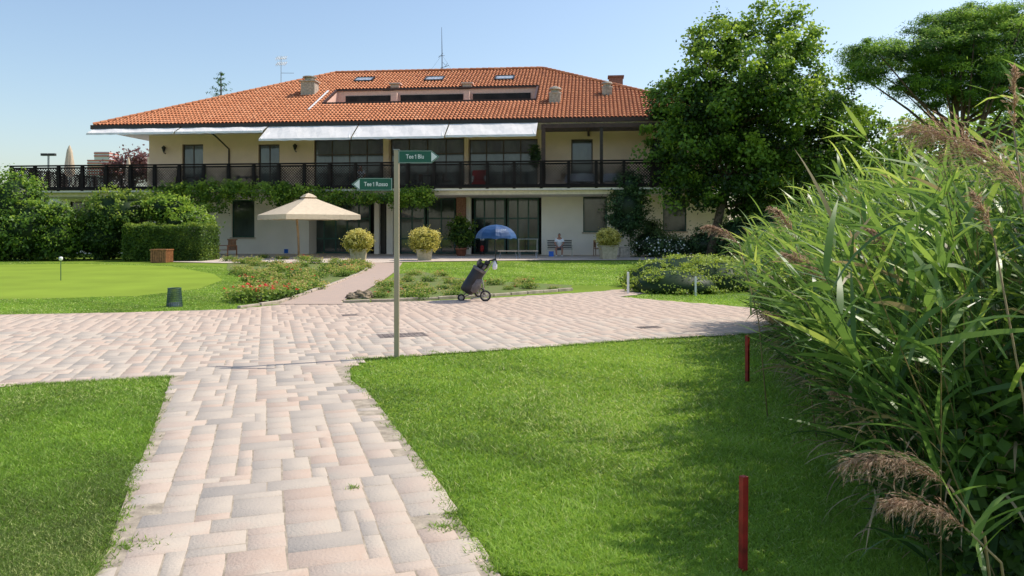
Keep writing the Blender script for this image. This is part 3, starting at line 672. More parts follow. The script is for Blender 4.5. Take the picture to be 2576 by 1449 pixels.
# ---- balcony furniture
def chair(name,label,loc,rz,mt,sm,cat='chair',group=None,h=.85,w=.48):
    t=thing(name,label,cat,loc,rz,group)
    MB().box(-w/2,w/2,-.22,.22,.42,.46).build('seat',sm,t,bevel=.01)
    MB().box(-w/2,w/2,.2,.24,.5,h).build('backrest',sm,t,bevel=.01)
    for x in (-w/2+.02,w/2-.02):
        MB().bar((x,-.2,0),(x,-.2,.42),.035).build('leg',mt,t); MB().bar((x,.22,0),(x,.22,h-.05),.035).build('leg',mt,t)
    return t
def ctable(label,loc,r=.55,cl=True,group=None):
    t=thing('cafe_table',label,'table',loc,0,group)
    MB().lathe([(r,.72),(r,.75)],n=24).build('tabletop',M['cloth'] if cl else M['dframe'],t)
    if cl:
        vs=[];fs=[];n=32
        for i in range(n):
            a=2*PI*i/n; k=1+.06*math.sin(i*2.4); vs+=[(r*1.01*math.cos(a),r*1.01*math.sin(a),.755),(r*1.05*k*math.cos(a),r*1.05*k*math.sin(a),.3)]
        for i in range(n): j=(i+1)%n; fs.append((2*i,2*i+1,2*j+1,2*j))
        fs.append(tuple(2*i for i in range(n))); MB().add(vs,fs).build('tablecloth',M['cloth'],t)
    MB().lathe([(.25,0),(.25,.03),(.04,.06),(.04,.72)],n=12).build('pedestal',M['dframe'],t)
    return t
bal=lambda px,v:W(U(px,v),v,FL)
ctable('white clothed table under the loggia at the right of the balcony',bal(1462,-2.2),.9)
ctable('white clothed table beside the loggia post on the balcony',bal(1548,-2.4),.7)
ctable('bare round table behind the lattice below the left balcony door',bal(470,-2.3),.5,False)
ctable('bare round table behind the lattice between the two balcony doors',bal(620,-2.3),.5,False)
ctable('bare round table on the balcony in front of the middle glazing',bal(1085,-2.3),.5,False)
cl_=[(440,'left of the leftmost bare table'),(505,'right of the leftmost bare table'),(590,'left of the table between the balcony doors'),(655,'right of the table between the balcony doors'),(1050,'left of the bare table at the middle glazing'),(1125,'right of the bare table at the middle glazing')]
for i,(px,d) in enumerate(cl_): chair('balcony_chair','dark slim balcony chair '+d,bal(px,-2.3),rnd.uniform(-1,1)+(PI/2 if i%2 else -PI/2),M['dframe'],M['brown'],group='dark chairs on the balcony')
for px,d in ((1410,'left of the big white clothed table'),(1510,'between the two white clothed tables')): chair('balcony_chair','pale balcony chair '+d,bal(px,-2.2),rnd.uniform(-1,1),M['palewood'],M['palewood'],group='pale chairs on the balcony')
chair('balcony_chair','dark balcony chair under the person in white left of the signpost',bal(905,-2.6),.4,M['dframe'],M['brown'])
t=thing('armchair','red upholstered armchair behind the balcony lattice right of the signpost','armchair',bal(1205,-2.6),0)
MB().box(-.4,.4,-.35,.35,.12,.45).build('seat',M['redseat'],t,bevel=.06); MB().box(-.4,.4,.2,.4,.45,1.05).build('backrest',M['redseat'],t,bevel=.08)
for x in (-.42,.3): MB().box(x,x+.12,-.35,.35,.3,.68).build('armrest',M['whitep'],t,bevel=.04)
def closedpar(px,py0,py1,v,label,r):
    b0=bal(px,v); t=thing('closed_parasol',label,'parasol',b0); top=H-(py0-HOR)*b0.y/F-FL
    MB().tube([(0,0,0),(0,0,top-.1)],.03,8).build('pole',M['metal'],t); prof=[(r*.55,.9),(r,1.1),(r*.95,1.6),(r*.6,top-.5),(r*.5,top-.3),(.03,top)]
    vs=[];n=20
    for i,(q_,z) in enumerate(prof):
        for k in range(n): a=2*PI*k/n; rr=q_*(1+.18*math.sin(k*PI*.8)); vs.append((rr*math.cos(a),rr*math.sin(a),z))
    fs=[(i*n+k,i*n+(k+1)%n,(i+1)*n+(k+1)%n,(i+1)*n+k) for i in range(len(prof)-1) for k in range(n)]
    MB().add(vs,fs).build('folded_canopy',M['parasol'],t,True)
closedpar(175,366,440,-1.5,'tall folded beige parasol at the left end of the terrace',.28)
closedpar(323,396,440,4,'small folded beige parasol on the terrace near the house corner',.2)
b0=P(122,560,70); t=thing('floodlight_mast','distant pole with two small floodlights beyond the terrace','floodlight',(b0.x,b0.y,0))
zt=P(122,392,70).z; MB().tube([(0,0,0),(0,0,zt)],.09,8).build('pole',M['metal'],t)
for x in (-.35,.35): MB().box(x-.3,x+.3,-.15,.15,zt,zt+.22).build('lamp_head',M['dframe'],t)
b0=P(254,560,330); t=thing('tower_block','distant pink and white apartment tower above the left railing','building',(b0.x,b0.y,0)); s=330/F
zt=P(254,402,330).z
MB().box(-34*s,34*s,0,12,0,zt).build('tower_wall',M['farwhite'],t); MB().box(-16*s,22*s,-.3,8,zt,zt+20*s).build('upper_block',M['farwhite'],t)
for k in range(6): MB().box(-34*s-.1,34*s+.1,-.2,12,zt-(k*7+3)*s,zt-(k*7)*s).build('red_band',M['farred'],t)
for k in range(2): MB().box(-16*s-.1,22*s+.1,-.5,8.1,zt+(8+k*7)*s,zt+(11+k*7)*s).build('red_band',M['farred'],t)
# ================================================================ SIGNPOST
pb=G(998,902); sg=thing('signpost','square metal signpost with two green arrow boards at the lawn corner','sign',pb)
s=pb.y/F
M['post']=mat('weathered_bronze_post',(.42,.31,.18),.5,.1,var=.2,scale=1.2,col2=(.50,.43,.33))
MB().box(-.030,.030,-.030,.030,-.02,524*s).build('post',M['post'],sg,bevel=.004)
MB().box(-.034,.034,-.034,.034,524*s+.001,524*s+.012).build('post_cap',M['metal'],sg)
def board(x0,x1,y0,y1,words,right):
    a=(x0-998)*s; b_=(x1-998)*s; z0=(902-y1)*s; z1_=(902-y0)*s; hz=(z0+z1_)/2; hh=(z1_-z0)/2; tip=hh*1.3
    yf=-.035
    def outline(inset,y):
        if right: return [(a+inset,y,z0+inset),(b_-tip,y,z0+inset),(b_-inset*1.6,y,hz),(b_-tip,y,z1_-inset),(a+inset,y,z1_-inset)]
        return [(b_-inset,y,z0+inset),(b_-inset,y,z1_-inset),(a+tip,y,z1_-inset),(a+inset*1.6,y,hz),(a+tip,y,z0+inset)]
    def plate(pts,th_):
        n=len(pts); f=[Vector(p) for p in pts]; bk=[p+Vector((0,th_,0)) for p in f]
        return f+bk,[tuple(range(n)),tuple(range(2*n-1,n-1,-1))]+[(i,i+n,(i+1)%n+n,(i+1)%n) for i in range(n)]
    o=MB().add(*plate(outline(0,yf),.012)).build('arrow_board',M['sign'],sg)
    l=outline(.008,yf-.002); mb=MB()
    for i in range(5): mb.bar(l[i],l[(i+1)%5],.0035,.002)
    mb.build('board_border',M['signwhite'],o)
    if right: tri=[(b_-tip-.002,yf-.003,z0+.018),(b_-.03,yf-.003,hz),(b_-tip-.002,yf-.003,z1_-.018)]
    else: tri=[(a+tip+.002,yf-.003,z0+.018),(a+tip+.002,yf-.003,z1_-.018),(a+.03,yf-.003,hz)]
    MB().add(*plate(tri,.002)).build('arrow_head',M['signwhite'],o)
    cx=(a+b_-tip)/2 if right else (a+tip+b_)/2
    text('lettering',words,.074,M['signwhite'],o,Matrix.Translation((cx,yf-.004,hz))@Matrix.Rotation(PI/2,4,'X')@Matrix.Scale(.82,4,(1,0,0)),.010)
board(1003,1107,379,411,['Tee','1','Blu'],True); board(885,988,448,480,['Tee','1','Rosso'],False)
# ================================================================ STAKES
def stake(name,label,px,py0,py1,w,mt,cat='stake',tilt=0,rot=0):
    b=G(px,py1); h=(py1-py0)*b.y/F; mb=MB().box(-w/2,w/2,-w/2,w/2,-.02,h-.006); mb.add([(-w/2,-w/2,h-.006),(w/2,-w/2,h-.006),(w/2,w/2,h-.006),(-w/2,w/2,h-.006),(0,0,h)],[(0,1,4),(1,2,4),(2,3,4),(3,0,4)])
    o=mb.build(name,mt); o.location=b; o.rotation_euler=(0,R(tilt),R(rot)); tag(o,label,cat); return o
stake('hazard_stake','near red wooden stake in the lower right of the lawn',1869,1195,1437,.030,M['red'],tilt=.6,rot=22)
stake('hazard_stake','farther red wooden stake beside the reeds at the paving edge',1880,842,960,.034,M['red'],rot=40)
stake('boundary_stake','white stake standing at the paving edge, left of the other one',1580,684,740,.05,M['whitep'])
stake('boundary_stake','white stake in front of the low juniper mound',1750,696,745,.04,M['whitep'])
b=G(153,706); t=thing('hole_marker','thin putting hole marker with small white top on the green','golf marker',b); s=b.y/F
MB().tube([(0,0,0),(0,0,52*s)],.012,6).build('rod',M['gframe'],t); MB().lathe([(.02,50*s),(.05,52*s),(.06,58*s),(.03,60*s)],n=12).build('marker_head',M['whitep'],t,True)
b=G(439,772); t=thing('waste_basket','dark green mesh basket standing on the lawn edge','basket',b)
mb=MB(); n=26
for k in range(n):
    a=2*PI*k/n; mb.bar((.155*math.cos(a),.155*math.sin(a),0),(.125*math.cos(a),.125*math.sin(a),.38),.008)
for z in [i*.038 for i in range(11)]: mb.torus((0,0,z),.155-.03*z/.38,.005,'z',24,4)
mb.build('mesh_side',M['netgreen'],t); MB().torus((0,0,.385),.127,.010,'z',24,6).build('rim',M['netgreen'],t); MB().lathe([(.15,.0),(.15,.03),(.14,.08)],n=16).build('base',M['metal'],t)
for (px,py,wx,wy,lab) in ((1012,846,.36,.22,'largest iron drain grate in the paving right of the signpost'),(880,795,.14,.14,'small drain cover in the paving left of the signpost'),(1632,826,.2,.12,'small drain cover in the paving at the right')):
    b=G(px,py); mb=MB().box(-wx,wx,-wy,wy,.013,.0185)
    for k in range(11): x=-wx+wx*2*(k+.5)/11; mb.box(x-.012,x+.012,-wy+.02,wy-.02,.0185,.022)
    o=mb.build('drain_grate',M['grate']); o.location=b; o.rotation_euler=(0,0,R(18)); tag(o,lab,'drain grate')
# ================================================================ GOLF TROLLEY
tb=G(1190,757); s=tb.y/F; tr=thing('golf_trolley','three wheeled golf trolley standing at the edge of the rose bed','golf trolley',tb)
def tp(px,py,y=0): return Vector(((px-1190)*s,y,(757-py)*s))
def wheel(c,r,parent):
    w=MB().torus(c,r-.02,.02,'y',28,8).build('wheel',M['black'],parent,True); mb=MB()
    for k in range(5):
        a=2*PI*k/5+.3; mb.bar(c,c+Vector((math.cos(a),0,math.sin(a)))*(r-.03),.018,.02)
    mb.torus(c,r-.045,.008,'y',24,6); mb.torus(c,.02,.02,'y',12,6); mb.build('spokes',M['steel'],w); return w
wheel(tp(1222,742,-.22),.125,tr); wheel(tp(1205,738,.3),.12,tr); wheel(tp(1161,748,-.08),.085,tr)
mb=MB(); mb.tube([tp(1161,748,0),tp(1185,740,0),tp(1200,730,0)],.014,6).tube([tp(1222,742,-.2),tp(1212,700,0),tp(1238,660,0),tp(1246,654,0)],.015,6).tube([tp(1205,738,.28),tp(1212,700,0)],.013,6).tube([tp(1165,745,0),tp(1215,690,0)],.014,6).tube([tp(1185,750,-.1),tp(1222,744,-.2)],.012,6)
mb.build('frame',M['steel'],tr,True)
MB().tube([tp(1224,672,0),tp(1232,655,-.05),tp(1247,652,-.05),tp(1250,664,-.05)],.02,8).build('handle',M['black'],tr,True)
MB().box(-.06,.06,-.05,.05,-.03,.03,Matrix.Translation(tp(1226,661,-.03))).build('score_holder',M['blackbag'],tr,bevel=.01)
bg=thing('golf_bag','black and grey golf bag strapped to the trolley, leaning right','golf bag',tb)
a_,c_=tp(1172,735,-.02),tp(1206,678,-.02); ax=(c_-a_).normalized(); Mx=Matrix.Translation(a_)@ax.to_track_quat('Z','Y').to_matrix().to_4x4(); ln=(c_-a_).length
MB().lathe([(.12,0),(.155,.02),(.16,ln*.3),(.15,ln*.7),(.15,ln*.95),(.15,ln)],n=20,M4=Mx).build('bag_body',M['blackbag'],bg,True)
MB().lathe([(.02,.04),(.12,.1),(.14,ln*.35),(.12,ln*.66),(.03,ln*.76)],n=16,M4=Mx@Matrix.Translation(Vector((-.02,-.085,0)))).build('side_pocket',M['greybag'],bg,True)
MB().lathe([(.153,ln-.03),(.16,ln-.01),(.16,ln+.03),(.14,ln+.035)],n=20,M4=Mx).build('bag_collar',M['greybag'],bg,True)
for k in range(7):
    a=k*.95; q_=Mx@Vector((.07*math.cos(a),.07*math.sin(a),ln)); q2=Mx@Vector((.10*math.cos(a),.10*math.sin(a),ln+rnd.uniform(.08,.18)))
    MB().tube([q_,q2,q2+ax*.08],[.012,.038,.032],8).build('club_head_cover',M['black'] if k%2 else M['greybag'],bg,True)
MB().tube([Mx@Vector((.15,-.02,ln*.85)),Mx@Vector((.22,-.08,ln*.5)),Mx@Vector((.15,-.03,ln*.15))],.016,6).build('strap',M['greybag'],bg,True)
um=thing('golf_umbrella','open blue golf umbrella fixed upright above the trolley','umbrella',tb)
ut=tp(1248,565,0); ut0=tp(1246,655,0); rr=52*s; drop=36*s
vs=[(ut.x,0,ut.z)];fs=[];n=48;m_=6
for j in range(1,m_+1):
    f=j/m_
    for k in range(n):
        a=2*PI*k/n; seg=abs(math.sin(a*4)); r_=rr*math.sin(f*PI*.5)*(1-.07*seg*f); z=ut.z-drop*(1-math.cos(f*PI*.5))-.03*seg*f
        vs.append((ut.x+r_*math.cos(a),r_*math.sin(a),z+ (.05*seg if j==m_ else 0)))
for k in range(n): fs.append((0,1+k,1+(k+1)%n))
for j in range(m_-1):
    for k in range(n): fs.append((1+j*n+k,1+(j+1)*n+k,1+(j+1)*n+(k+1)%n,1+j*n+(k+1)%n))
cn=MB().add(vs,fs).build('canopy',M['blue'],um)
mb=MB()
for k in range(8):
    a=2*PI*k/8; mb.bar((ut.x,0,ut.z-.03),(ut.x+rr*.7*math.cos(a),rr*.7*math.sin(a),ut.z-drop*.3-.02),.006); mb.bar((ut.x,0,ut.z-.35),(ut.x+rr*.6*math.cos(a),rr*.6*math.sin(a),ut.z-drop*.25),.005)
mb.build('ribs',M['metal'],um); MB().tube([ut0,(ut.x,0,ut.z+.04)],.009,8).build('shaft',M['dframe'],um)
text('lettering',['Club'],.06,M['umbwhite'],cn,Matrix.Translation((ut.x+.17,-.36,ut.z-.115))@Matrix.Rotation(R(48),4,'X'),.03)
o=MB().lathe([(.01,0),(.05,.02),(.055,.1),(.03,.16),(.02,.19)],n=14).build('plastic_bag',M['cloth'],None,True); o.location=tb+tp(1245,678,-.1); tag(o,'small white bag hanging from the trolley handle','bag')
# ================================================================ PARASOL
b=G(752,650); s=b.y/F; t=thing('parasol','large open beige parasol with a slanted pole on the terrace','parasol',b)
f=lambda px,py,y=0:Vector(((px-752)*s,y,(650-py)*s))
MB().tube([f(752,650),f(750,590),f(743,512)],.06,10).build('pole',M['palewood'],t,True)
MB().tube([f(743,515),f(776,493)],.03,8).build('arm',M['palewood'],t); MB().box(-.5,.5,-.5,.5,0,.09).build('base_slab',M['concrete'],t,bevel=.01)
ap=f(776,492); hw=2.1; rot=R(38); cz=f(0,541).z
vs=[];fs=[];N=32
for lev,fr2 in ((0,.0),(1,.3),(2,.65),(3,1.0)):
    for k in range(N):
        a=2*PI*k/N; sx,sy=math.cos(a),math.sin(a); m0=max(abs(sx),abs(sy)); x=sx/m0*hw*fr2; y=sy/m0*hw*fr2
        x2=x*math.cos(rot)-y*math.sin(rot); y2=x*math.sin(rot)+y*math.cos(rot)
        vs.append((ap.x+x2,y2,ap.z+(cz-ap.z)*(fr2**.95)))
for k in range(N): p=vs[3*N+k]; vs.append((p[0],p[1],p[2]-.26+.02*math.sin(k*3)))
for i in range(4):
    for k in range(N): fs.append((i*N+k,(i+1)*N+k,(i+1)*N+(k+1)%N,i*N+(k+1)%N))
MB().add(vs,fs).build('canopy',M['parasol'],t)
MB().lathe([(.5,ap.z-.1),(.3,ap.z+.04),(.02,ap.z+.14)],(ap.x,0,0),n=4,rot=rot+PI/4).build('vent_cap',M['parasol'],t)
mb=MB()
for k in range(8):
    p=vs[3*N+k*4]; mb.bar((ap.x,0,ap.z-.15),(p[0],p[1],p[2]-.05),.03)
mb.build('ribs',M['palewood'],t)
# ================================================================ TERRACE THINGS
gp=G
b=gp(572,648); t=thing('wooden_armchair','slatted wooden garden chair against the left white wall','chair',b,R(-35))
for k in range(5): MB().box(-.42,.42,-.3+k*.12,-.2+k*.12,.42,.45).build('seat_slat',M['bwood'],t)
for k in range(6): MB().box(-.38+k*.13,-.30+k*.13,.3,.33,.45,.98).build('back_slat',M['bwood'],t)
MB().box(-.45,.45,.29,.34,.98,1.05).build('top_rail',M['bwood'],t)
for x in (-.45,.40):
    MB().box(x,x+.05,-.32,.32,.66,.7).build('armrest',M['bwood'],t)
    for y in (-.3,.28): MB().box(x,x+.05,y,y+.05,0,.66).build('leg',M['bwood'],t)
chair('wooden_chair','dark brown wooden chair between the seated man and the right potted bush',gp(1505,644),R(70),M['bwood'],M['bwood'],h=.95,w=.55)
def planter(label,px,py,w,h,mt):
    b=gp(px,py); t=thing('slatted_planter',label,'planter',b)
    for k in range(7):
        x=-w/2+w*k/7
        MB().box(x+.01,x+w/7-.01,-w/2,-w/2+.03,0.02,h).build('slat',mt,t)
        MB().box(-w/2,-w/2+.03,x+.04,x+w/7-.0,0.02,h).build('slat',mt,t); MB().box(w/2-.03,w/2,x+.04,x+w/7-.0,.02,h).build('slat',mt,t)
    MB().box(-w/2-.03,w/2+.03,-w/2-.03,w/2+.03,h+.001,h+.05).build('rim',mt,t); return t
planter('orange brown slatted wooden planter in front of the clipped hedge',407,661,.75,.6,M['bwood'])
planter('pale slatted planter right of the right golden bush',1571,648,.55,.55,M['concrete'])
def topiary(label,px,pyb,pyc,rpx,potw,poth):
    b=gp(px,pyb); s=b.y/F; t=thing('potted_bush',label,'potted plant',b)
    w0,w1,h=potw*s/2,potw*s*.56,poth*s
    MB().lathe([(w0*1.2,0),(w1*1.35,h),(w1*1.45,h),(w1*1.45,h+.04),(w1*1.2,h+.04),(w1*1.2,h-.03)],n=4,rot=PI/4+.1).build('pot',M['pot'],t,bevel=.01)
    zc=(pyb-pyc)*s; r=rpx*s; e=[(0,0,zc,r*.93,r*.93,r*.86)]; (q_,_)=foliage(e,260,26,.075,.16,inner=.85,vb=.62,vs=.35,hb=.35)
    V,Fc,v=merge([q_]+coreell(e,.86,.1)); npmesh('foliage',V,Fc,v,M['gold'],t); MB().tube([(0,0,h-.05),(0,0,zc)],.05,6).build('stem',M['bark'],t)
topiary('round golden leaved bush in a pot beside the parasol pole',902,662,608,34,38,34)
topiary('round golden leaved bush in a pot right of the signpost',1068,656,605,37,38,28)
topiary('round golden leaved bush in a beige pot right of the seated man',1530,653,600,28,40,34)
b=gp(1160,645); t=thing('potted_shrub','tall dark green shrub in a terracotta pot at the brick pillar','potted plant',b)
MB().lathe([(.22,0),(.32,.42),(.36,.42),(.36,.5),(.3,.5)],n=20).build('pot',M['terra'],t,True)
e=[(0,0,1.5,.75,.7,.85),(.15,0,1.0,.5,.5,.5)]; (q_,_)=foliage(e,160,22,.13,.25,vb=.42,vs=.3); V,Fc,v=merge([q_]+coreell(e,.6)); npmesh('foliage',V,Fc,v,M['hedge'],t)
for px,lab in ((1278,'low pale bench standing on the terrace beneath the blue umbrella'),(1328,'low pale bench left of the seated man')):
    b=gp(px,652); t=thing('low_bench',lab,'bench',b)
    MB().box(-.55,.55,-.2,.2,.42,.46).build('seat',M['concrete'],t)
    for x in (-.45,.45):
        for y in (-.15,.15): MB().bar((x,y,0),(x*.9,y*.1,.42),.03).build('leg',M['metal'],t)
b=gp(1328,644); t=thing('garden_table','grey metal table behind the low benches','table',b)
MB().box(-.6,.6,-.4,.4,1.0,1.04).build('tabletop',M['metal'],t)
for x in (-.55,.55):
    for y in (-.35,.35): MB().bar((x,y,0),(x,y,1.0),.04).build('leg',M['metal'],t)
b=gp(1213,641); t=thing('golf_bag','dark upright golf bag leaning at the entrance under the blue umbrella','golf bag',b)
MB().lathe([(.15,0),(.17,.1),(.17,.8),(.19,.85),(.19,.9)],n=16).build('bag_body',M['blackbag'],t,True); MB().lathe([(.05,.2),(.12,.25),(.12,.55),(.04,.6)],(0,-.12,0),n=12).build('side_pocket',M['redseat'],t,True)
for k in range(4): MB().tube([(.08*math.cos(k*1.6),.08*math.sin(k*1.6),.85),(.1*math.cos(k*1.6),.1*math.sin(k*1.6),1.15)],[.03,.045],8).build('club_head_cover',M['whitep'],t,True)
o=MB().box(-.13,.13,-.01,.01,0,.26).build('wall_notice',M['bluesign']); c=W(*L(720,641,-.03)); o.location=(c.x,c.y-.02,.08); o.rotation_euler=(0,0,-ANG); tag(o,'small blue notice low on the left white wall','sign')
o=MB().box(-.14,.14,-.02,.02,0,.3).build('notice_board',M['bluesign']); o.location=gp(1386,646)+Vector((0,-.35,.03)); tag(o,'small blue notice standing below the metal bench','sign')
mb_=gp(1408,645); t=thing('metal_bench','dark metal frame bench under the seated man','bench',mb_)
sm=MB()
for k in range(6): sm.box(-.72,.72,-.22+k*.08,-.17+k*.08,.43,.45)
sm.build('seat',M['dframe'],t); bk=MB()
for k in range(5): bk.box(-.72,.72,.25,.27,.50+k*.1,.56+k*.1)
bk.build('backrest',M['dframe'],t)
for x in (-.75,.73):
    MB().bar((x,-.25,0),(x,-.25,.66),.03).bar((x,-.25,.66),(x,.27,.66),.03).build('armrest',M['steel'],t); MB().bar((x,.27,0),(x,.27,.99),.03).build('leg',M['steel'],t)
def person(label,loc,rz):
    man=thing('person',label,'person',loc,rz)
    vb_=[(0,0,.52),(0,-.05,.70),(0,-.14,.92),(0,-.20,1.06),(0,-.25,1.14),(0,-.29,1.21),(0,-.32,1.32),
     (.1,-.02,.52),(.19,-.44,.50),(.17,-.40,.27),(.16,-.38,.08),(.18,-.54,.04),
     (-.1,-.02,.52),(-.19,-.44,.50),(-.17,-.40,.27),(-.16,-.38,.08),(-.18,-.54,.04),
     (.18,-.18,1.01),(.27,-.32,.78),(.10,-.50,.60),(.05,-.56,.57),
     (-.18,-.18,1.01),(-.27,-.32,.78),(-.10,-.50,.60),(-.05,-.56,.57)]
    eb=[(0,1),(1,2),(2,3),(3,4),(4,5),(5,6),(0,7),(7,8),(8,9),(9,10),(10,11),(0,12),(12,13),(13,14),(14,15),(15,16),(3,17),(17,18),(18,19),(19,20),(3,21),(21,22),(22,23),(23,24)]
    rb=[.13,.13,.14,.11,.055,.085,.08,.09,.065,.055,.04,.035,.09,.065,.055,.04,.035,.06,.042,.028,.03,.06,.042,.028,.03]
    for sgn,wi in ((1,20),(-1,24)):
        w0=Vector(vb_[wi])
        for k in range(5):
            i=len(vb_); sp=(k-2)*.016; L_=(.055,.07,.078,.07,.05)[k]
            d=Vector((-sgn*.5,-.6,-.5)).normalized(); side=Vector((0,.3,-.4)).normalized()
            p0=w0+side*sp+d*.02; p1=p0+d*L_*.6; p2=p1+Vector((-sgn*.6,-.1,-.7)).normalized()*L_*.45
            vb_+=[tuple(p0),tuple(p1),tuple(p2)]; eb+=[(wi,i),(i,i+1),(i+1,i+2)]; rb+=[.011,.009,.008]
    skinmesh('body',vb_,eb,rb,M['skin'],man,2)
    skinmesh('shirt',[(0,0,.50),(0,-.05,.70),(0,-.14,.92),(0,-.20,1.05),(.185,-.18,1.01),(.25,-.29,.84),(-.185,-.18,1.01),(-.25,-.29,.84)],[(0,1),(1,2),(2,3),(3,4),(4,5),(3,6),(6,7)],[.17,.20,.21,.13,.09,.075,.09,.075],M['shirt'],man)
    skinmesh('shorts',[(0,0,.53),(.1,-.02,.52),(.175,-.34,.505),(-.1,-.02,.52),(-.175,-.34,.505)],[(0,1),(1,2),(0,3),(3,4)],[.155,.115,.095,.115,.095],M['shorts'],man)
    for sx in (1,-1): skinmesh('shoe',[(sx*.16,-.36,.06),(sx*.17,-.45,.05),(sx*.18,-.57,.045)],[(0,1),(1,2)],[.055,.05,.045],M['whitep'],man)
    skinmesh('hair',[(0,-.30,1.35),(0,-.25,1.29),(0,-.235,1.23)],[(0,1),(1,2)],[.072,.080,.06],M['hair'],man)
    skinmesh('nose',[(0,-.39,1.26),(0,-.405,1.24)],[(0,1)],[.014,.016],M['skin'],man,1)
    for sx in (1,-1): skinmesh('ear',[(sx*.085,-.30,1.28),(sx*.09,-.30,1.25)],[(0,1)],[.014,.012],M['skin'],man,1)
    return man
person('man in a white shirt and shorts sitting bent forward on the metal bench',mb_,R(-8))
person('person in white sitting behind the balcony lattice left of the signpost',bal(905,-2.6),.4)
# ================================================================ SHRUBS ON LEFT
Y1=40
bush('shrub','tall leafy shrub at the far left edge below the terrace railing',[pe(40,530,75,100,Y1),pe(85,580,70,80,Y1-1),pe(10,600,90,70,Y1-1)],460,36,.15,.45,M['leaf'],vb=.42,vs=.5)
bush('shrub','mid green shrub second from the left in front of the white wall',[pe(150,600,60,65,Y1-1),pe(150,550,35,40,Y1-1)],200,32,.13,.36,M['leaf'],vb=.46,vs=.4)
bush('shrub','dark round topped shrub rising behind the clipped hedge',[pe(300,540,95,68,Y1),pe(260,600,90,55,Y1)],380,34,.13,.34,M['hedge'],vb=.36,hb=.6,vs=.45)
bush('shrub','yellow green leafy shrub behind the right end of the clipped hedge',[pe(465,560,70,42,Y1),pe(420,525,60,35,Y1)],220,30,.14,.33,M['leaf'],vb=.74,vs=.4)
def hedge(label,px0,px1,py0,py1,Y,depth):
    a=P(px0,py1,Y); c=P(px1,py1,Y); hgt=(py1-py0)*Y/F; w=c.x-a.x
    n=18000; fsel=rng.choice(4,n,p=[.5,.3,.1,.1]); u_=rng.random(n); v_=rng.random(n); j=rng.normal(size=n)*.05
    X=np.where(fsel<2,u_*w,np.where(fsel==2,j,w+j)); Yy=np.where(fsel==0,j,np.where(fsel==1,v_*depth,u_*depth)); Z=np.where(fsel==0,v_*hgt,np.where(fsel==1,hgt+j+.07*np.sin(u_*9)+.05*np.sin(u_*23+v_*7),v_*hgt))
    Pc=np.c_[X+a.x,Yy+Y,Z]; vv=np.where(fsel==1,.85,.48)+rng.normal(size=n)*.15+.1*np.sin(X*3+Z*4)+.08*np.sin(X*7-Z*5)  # lighter value on the top face paints its sunlight into the leaf colour
    parts=[leafquads(Pc,.09,.7,np.clip(vv,0,1))]
    mb=MB().box(a.x+.05,c.x-.05,Y+.05,Y+depth-.05,0,hgt-.04)
    parts.append((np.array(mb.v),np.array(mb.f),np.full(8,.1)))
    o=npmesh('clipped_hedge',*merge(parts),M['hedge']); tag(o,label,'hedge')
hedge('square clipped green hedge block beside the putting green',308,508,573,662,37.5,2.2)
es=[]
for px,py,rx,ry in ((420,492,45,28),(480,485,45,26),(540,478,45,22),(600,480,40,20),(660,486,42,24),(720,480,40,20),(780,486,40,18),(840,494,40,15),(900,497,40,13),(960,495,40,13),(1020,493,40,18),(1060,495,28,20),(545,515,35,25),(700,505,26,14),(1000,505,22,14)):
    c=W(*L(px,py,-4.4)); es.append((c.x,c.y,c.z,rx*.0228,.5,ry*.0228))
bush('climbing_vine','leafy vine garland hanging below the balcony lattice on the left and centre',es,480,36,.14,.33,M['leaf'],'vine',core=0,vb=.6,vs=.45,out=1.15)
bush('ivy_column','dark ivy covered column rising to the balcony right of the window',[pe(1580,520,50,68,42.5,1.0),pe(1585,470,38,40,42.5,.9),pe(1575,560,45,30,42.5,.9)],260,32,.12,.35,M['darkleaf'],'ivy',vb=.5,out=1.1)
c=W(*L(1347,382,-1.0)); bush('potted_conifer','slim dark shrub on the balcony beside the right glazing',[(c.x,c.y,c.z-.2,.3,.3,.75)],60,24,.1,.2,M['darkleaf'],'shrub')
b=bush('flowering_shrub','grey green flowering shrub left of the large tree base',[pe(1640,612,60,38,43),pe(1700,622,60,28,42),pe(1640,590,30,40,44)],240,30,.11,.35,M['darkleaf'],vb=.8)
bush('shrub','dark low shrub under the large broadleaf tree',[pe(1780,615,70,40,42),pe(1860,600,80,60,41),pe(1940,590,70,80,40)],260,30,.13,.4,M['darkleaf'],vb=.55)
k=90
Pc=np.array([P(rnd.uniform(1590,1740),rnd.uniform(596,640),40.8) for _ in range(k)]); q_=leafquads(Pc,.09,1,np.full(k,.5)); o=npmesh('white_blossoms',*q_,M['whitepetal'],None); o.parent=b
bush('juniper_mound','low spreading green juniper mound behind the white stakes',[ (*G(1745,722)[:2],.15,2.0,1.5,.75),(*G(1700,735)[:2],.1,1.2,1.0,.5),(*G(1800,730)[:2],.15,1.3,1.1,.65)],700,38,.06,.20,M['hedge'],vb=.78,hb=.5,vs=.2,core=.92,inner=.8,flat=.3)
bm=bmesh.new(); bmesh.ops.create_icosphere(bm,subdivisions=4,radius=1)
for v_ in bm.verts:
    d=1+.35*mnoise.noise(v_.co*1.6)+.2*mnoise.noise(v_.co*4)+.1*mnoise.noise(v_.co*9); v_.co=Vector((v_.co.x*.32*d,v_.co.y*.25*d,max(-.05,v_.co.z*.18*d)))
me=bpy.data.meshes.new('rock'); bm.to_mesh(me); bm.free(); me.materials.append(M['rock']); o=bpy.data.objects.new('rock',me); C.objects.link(o); o.location=G(905,753)+Vector((0,.2,0)); tag(o,'rough brown boulder at the left corner of the right rose bed','rock')
rfirst={}
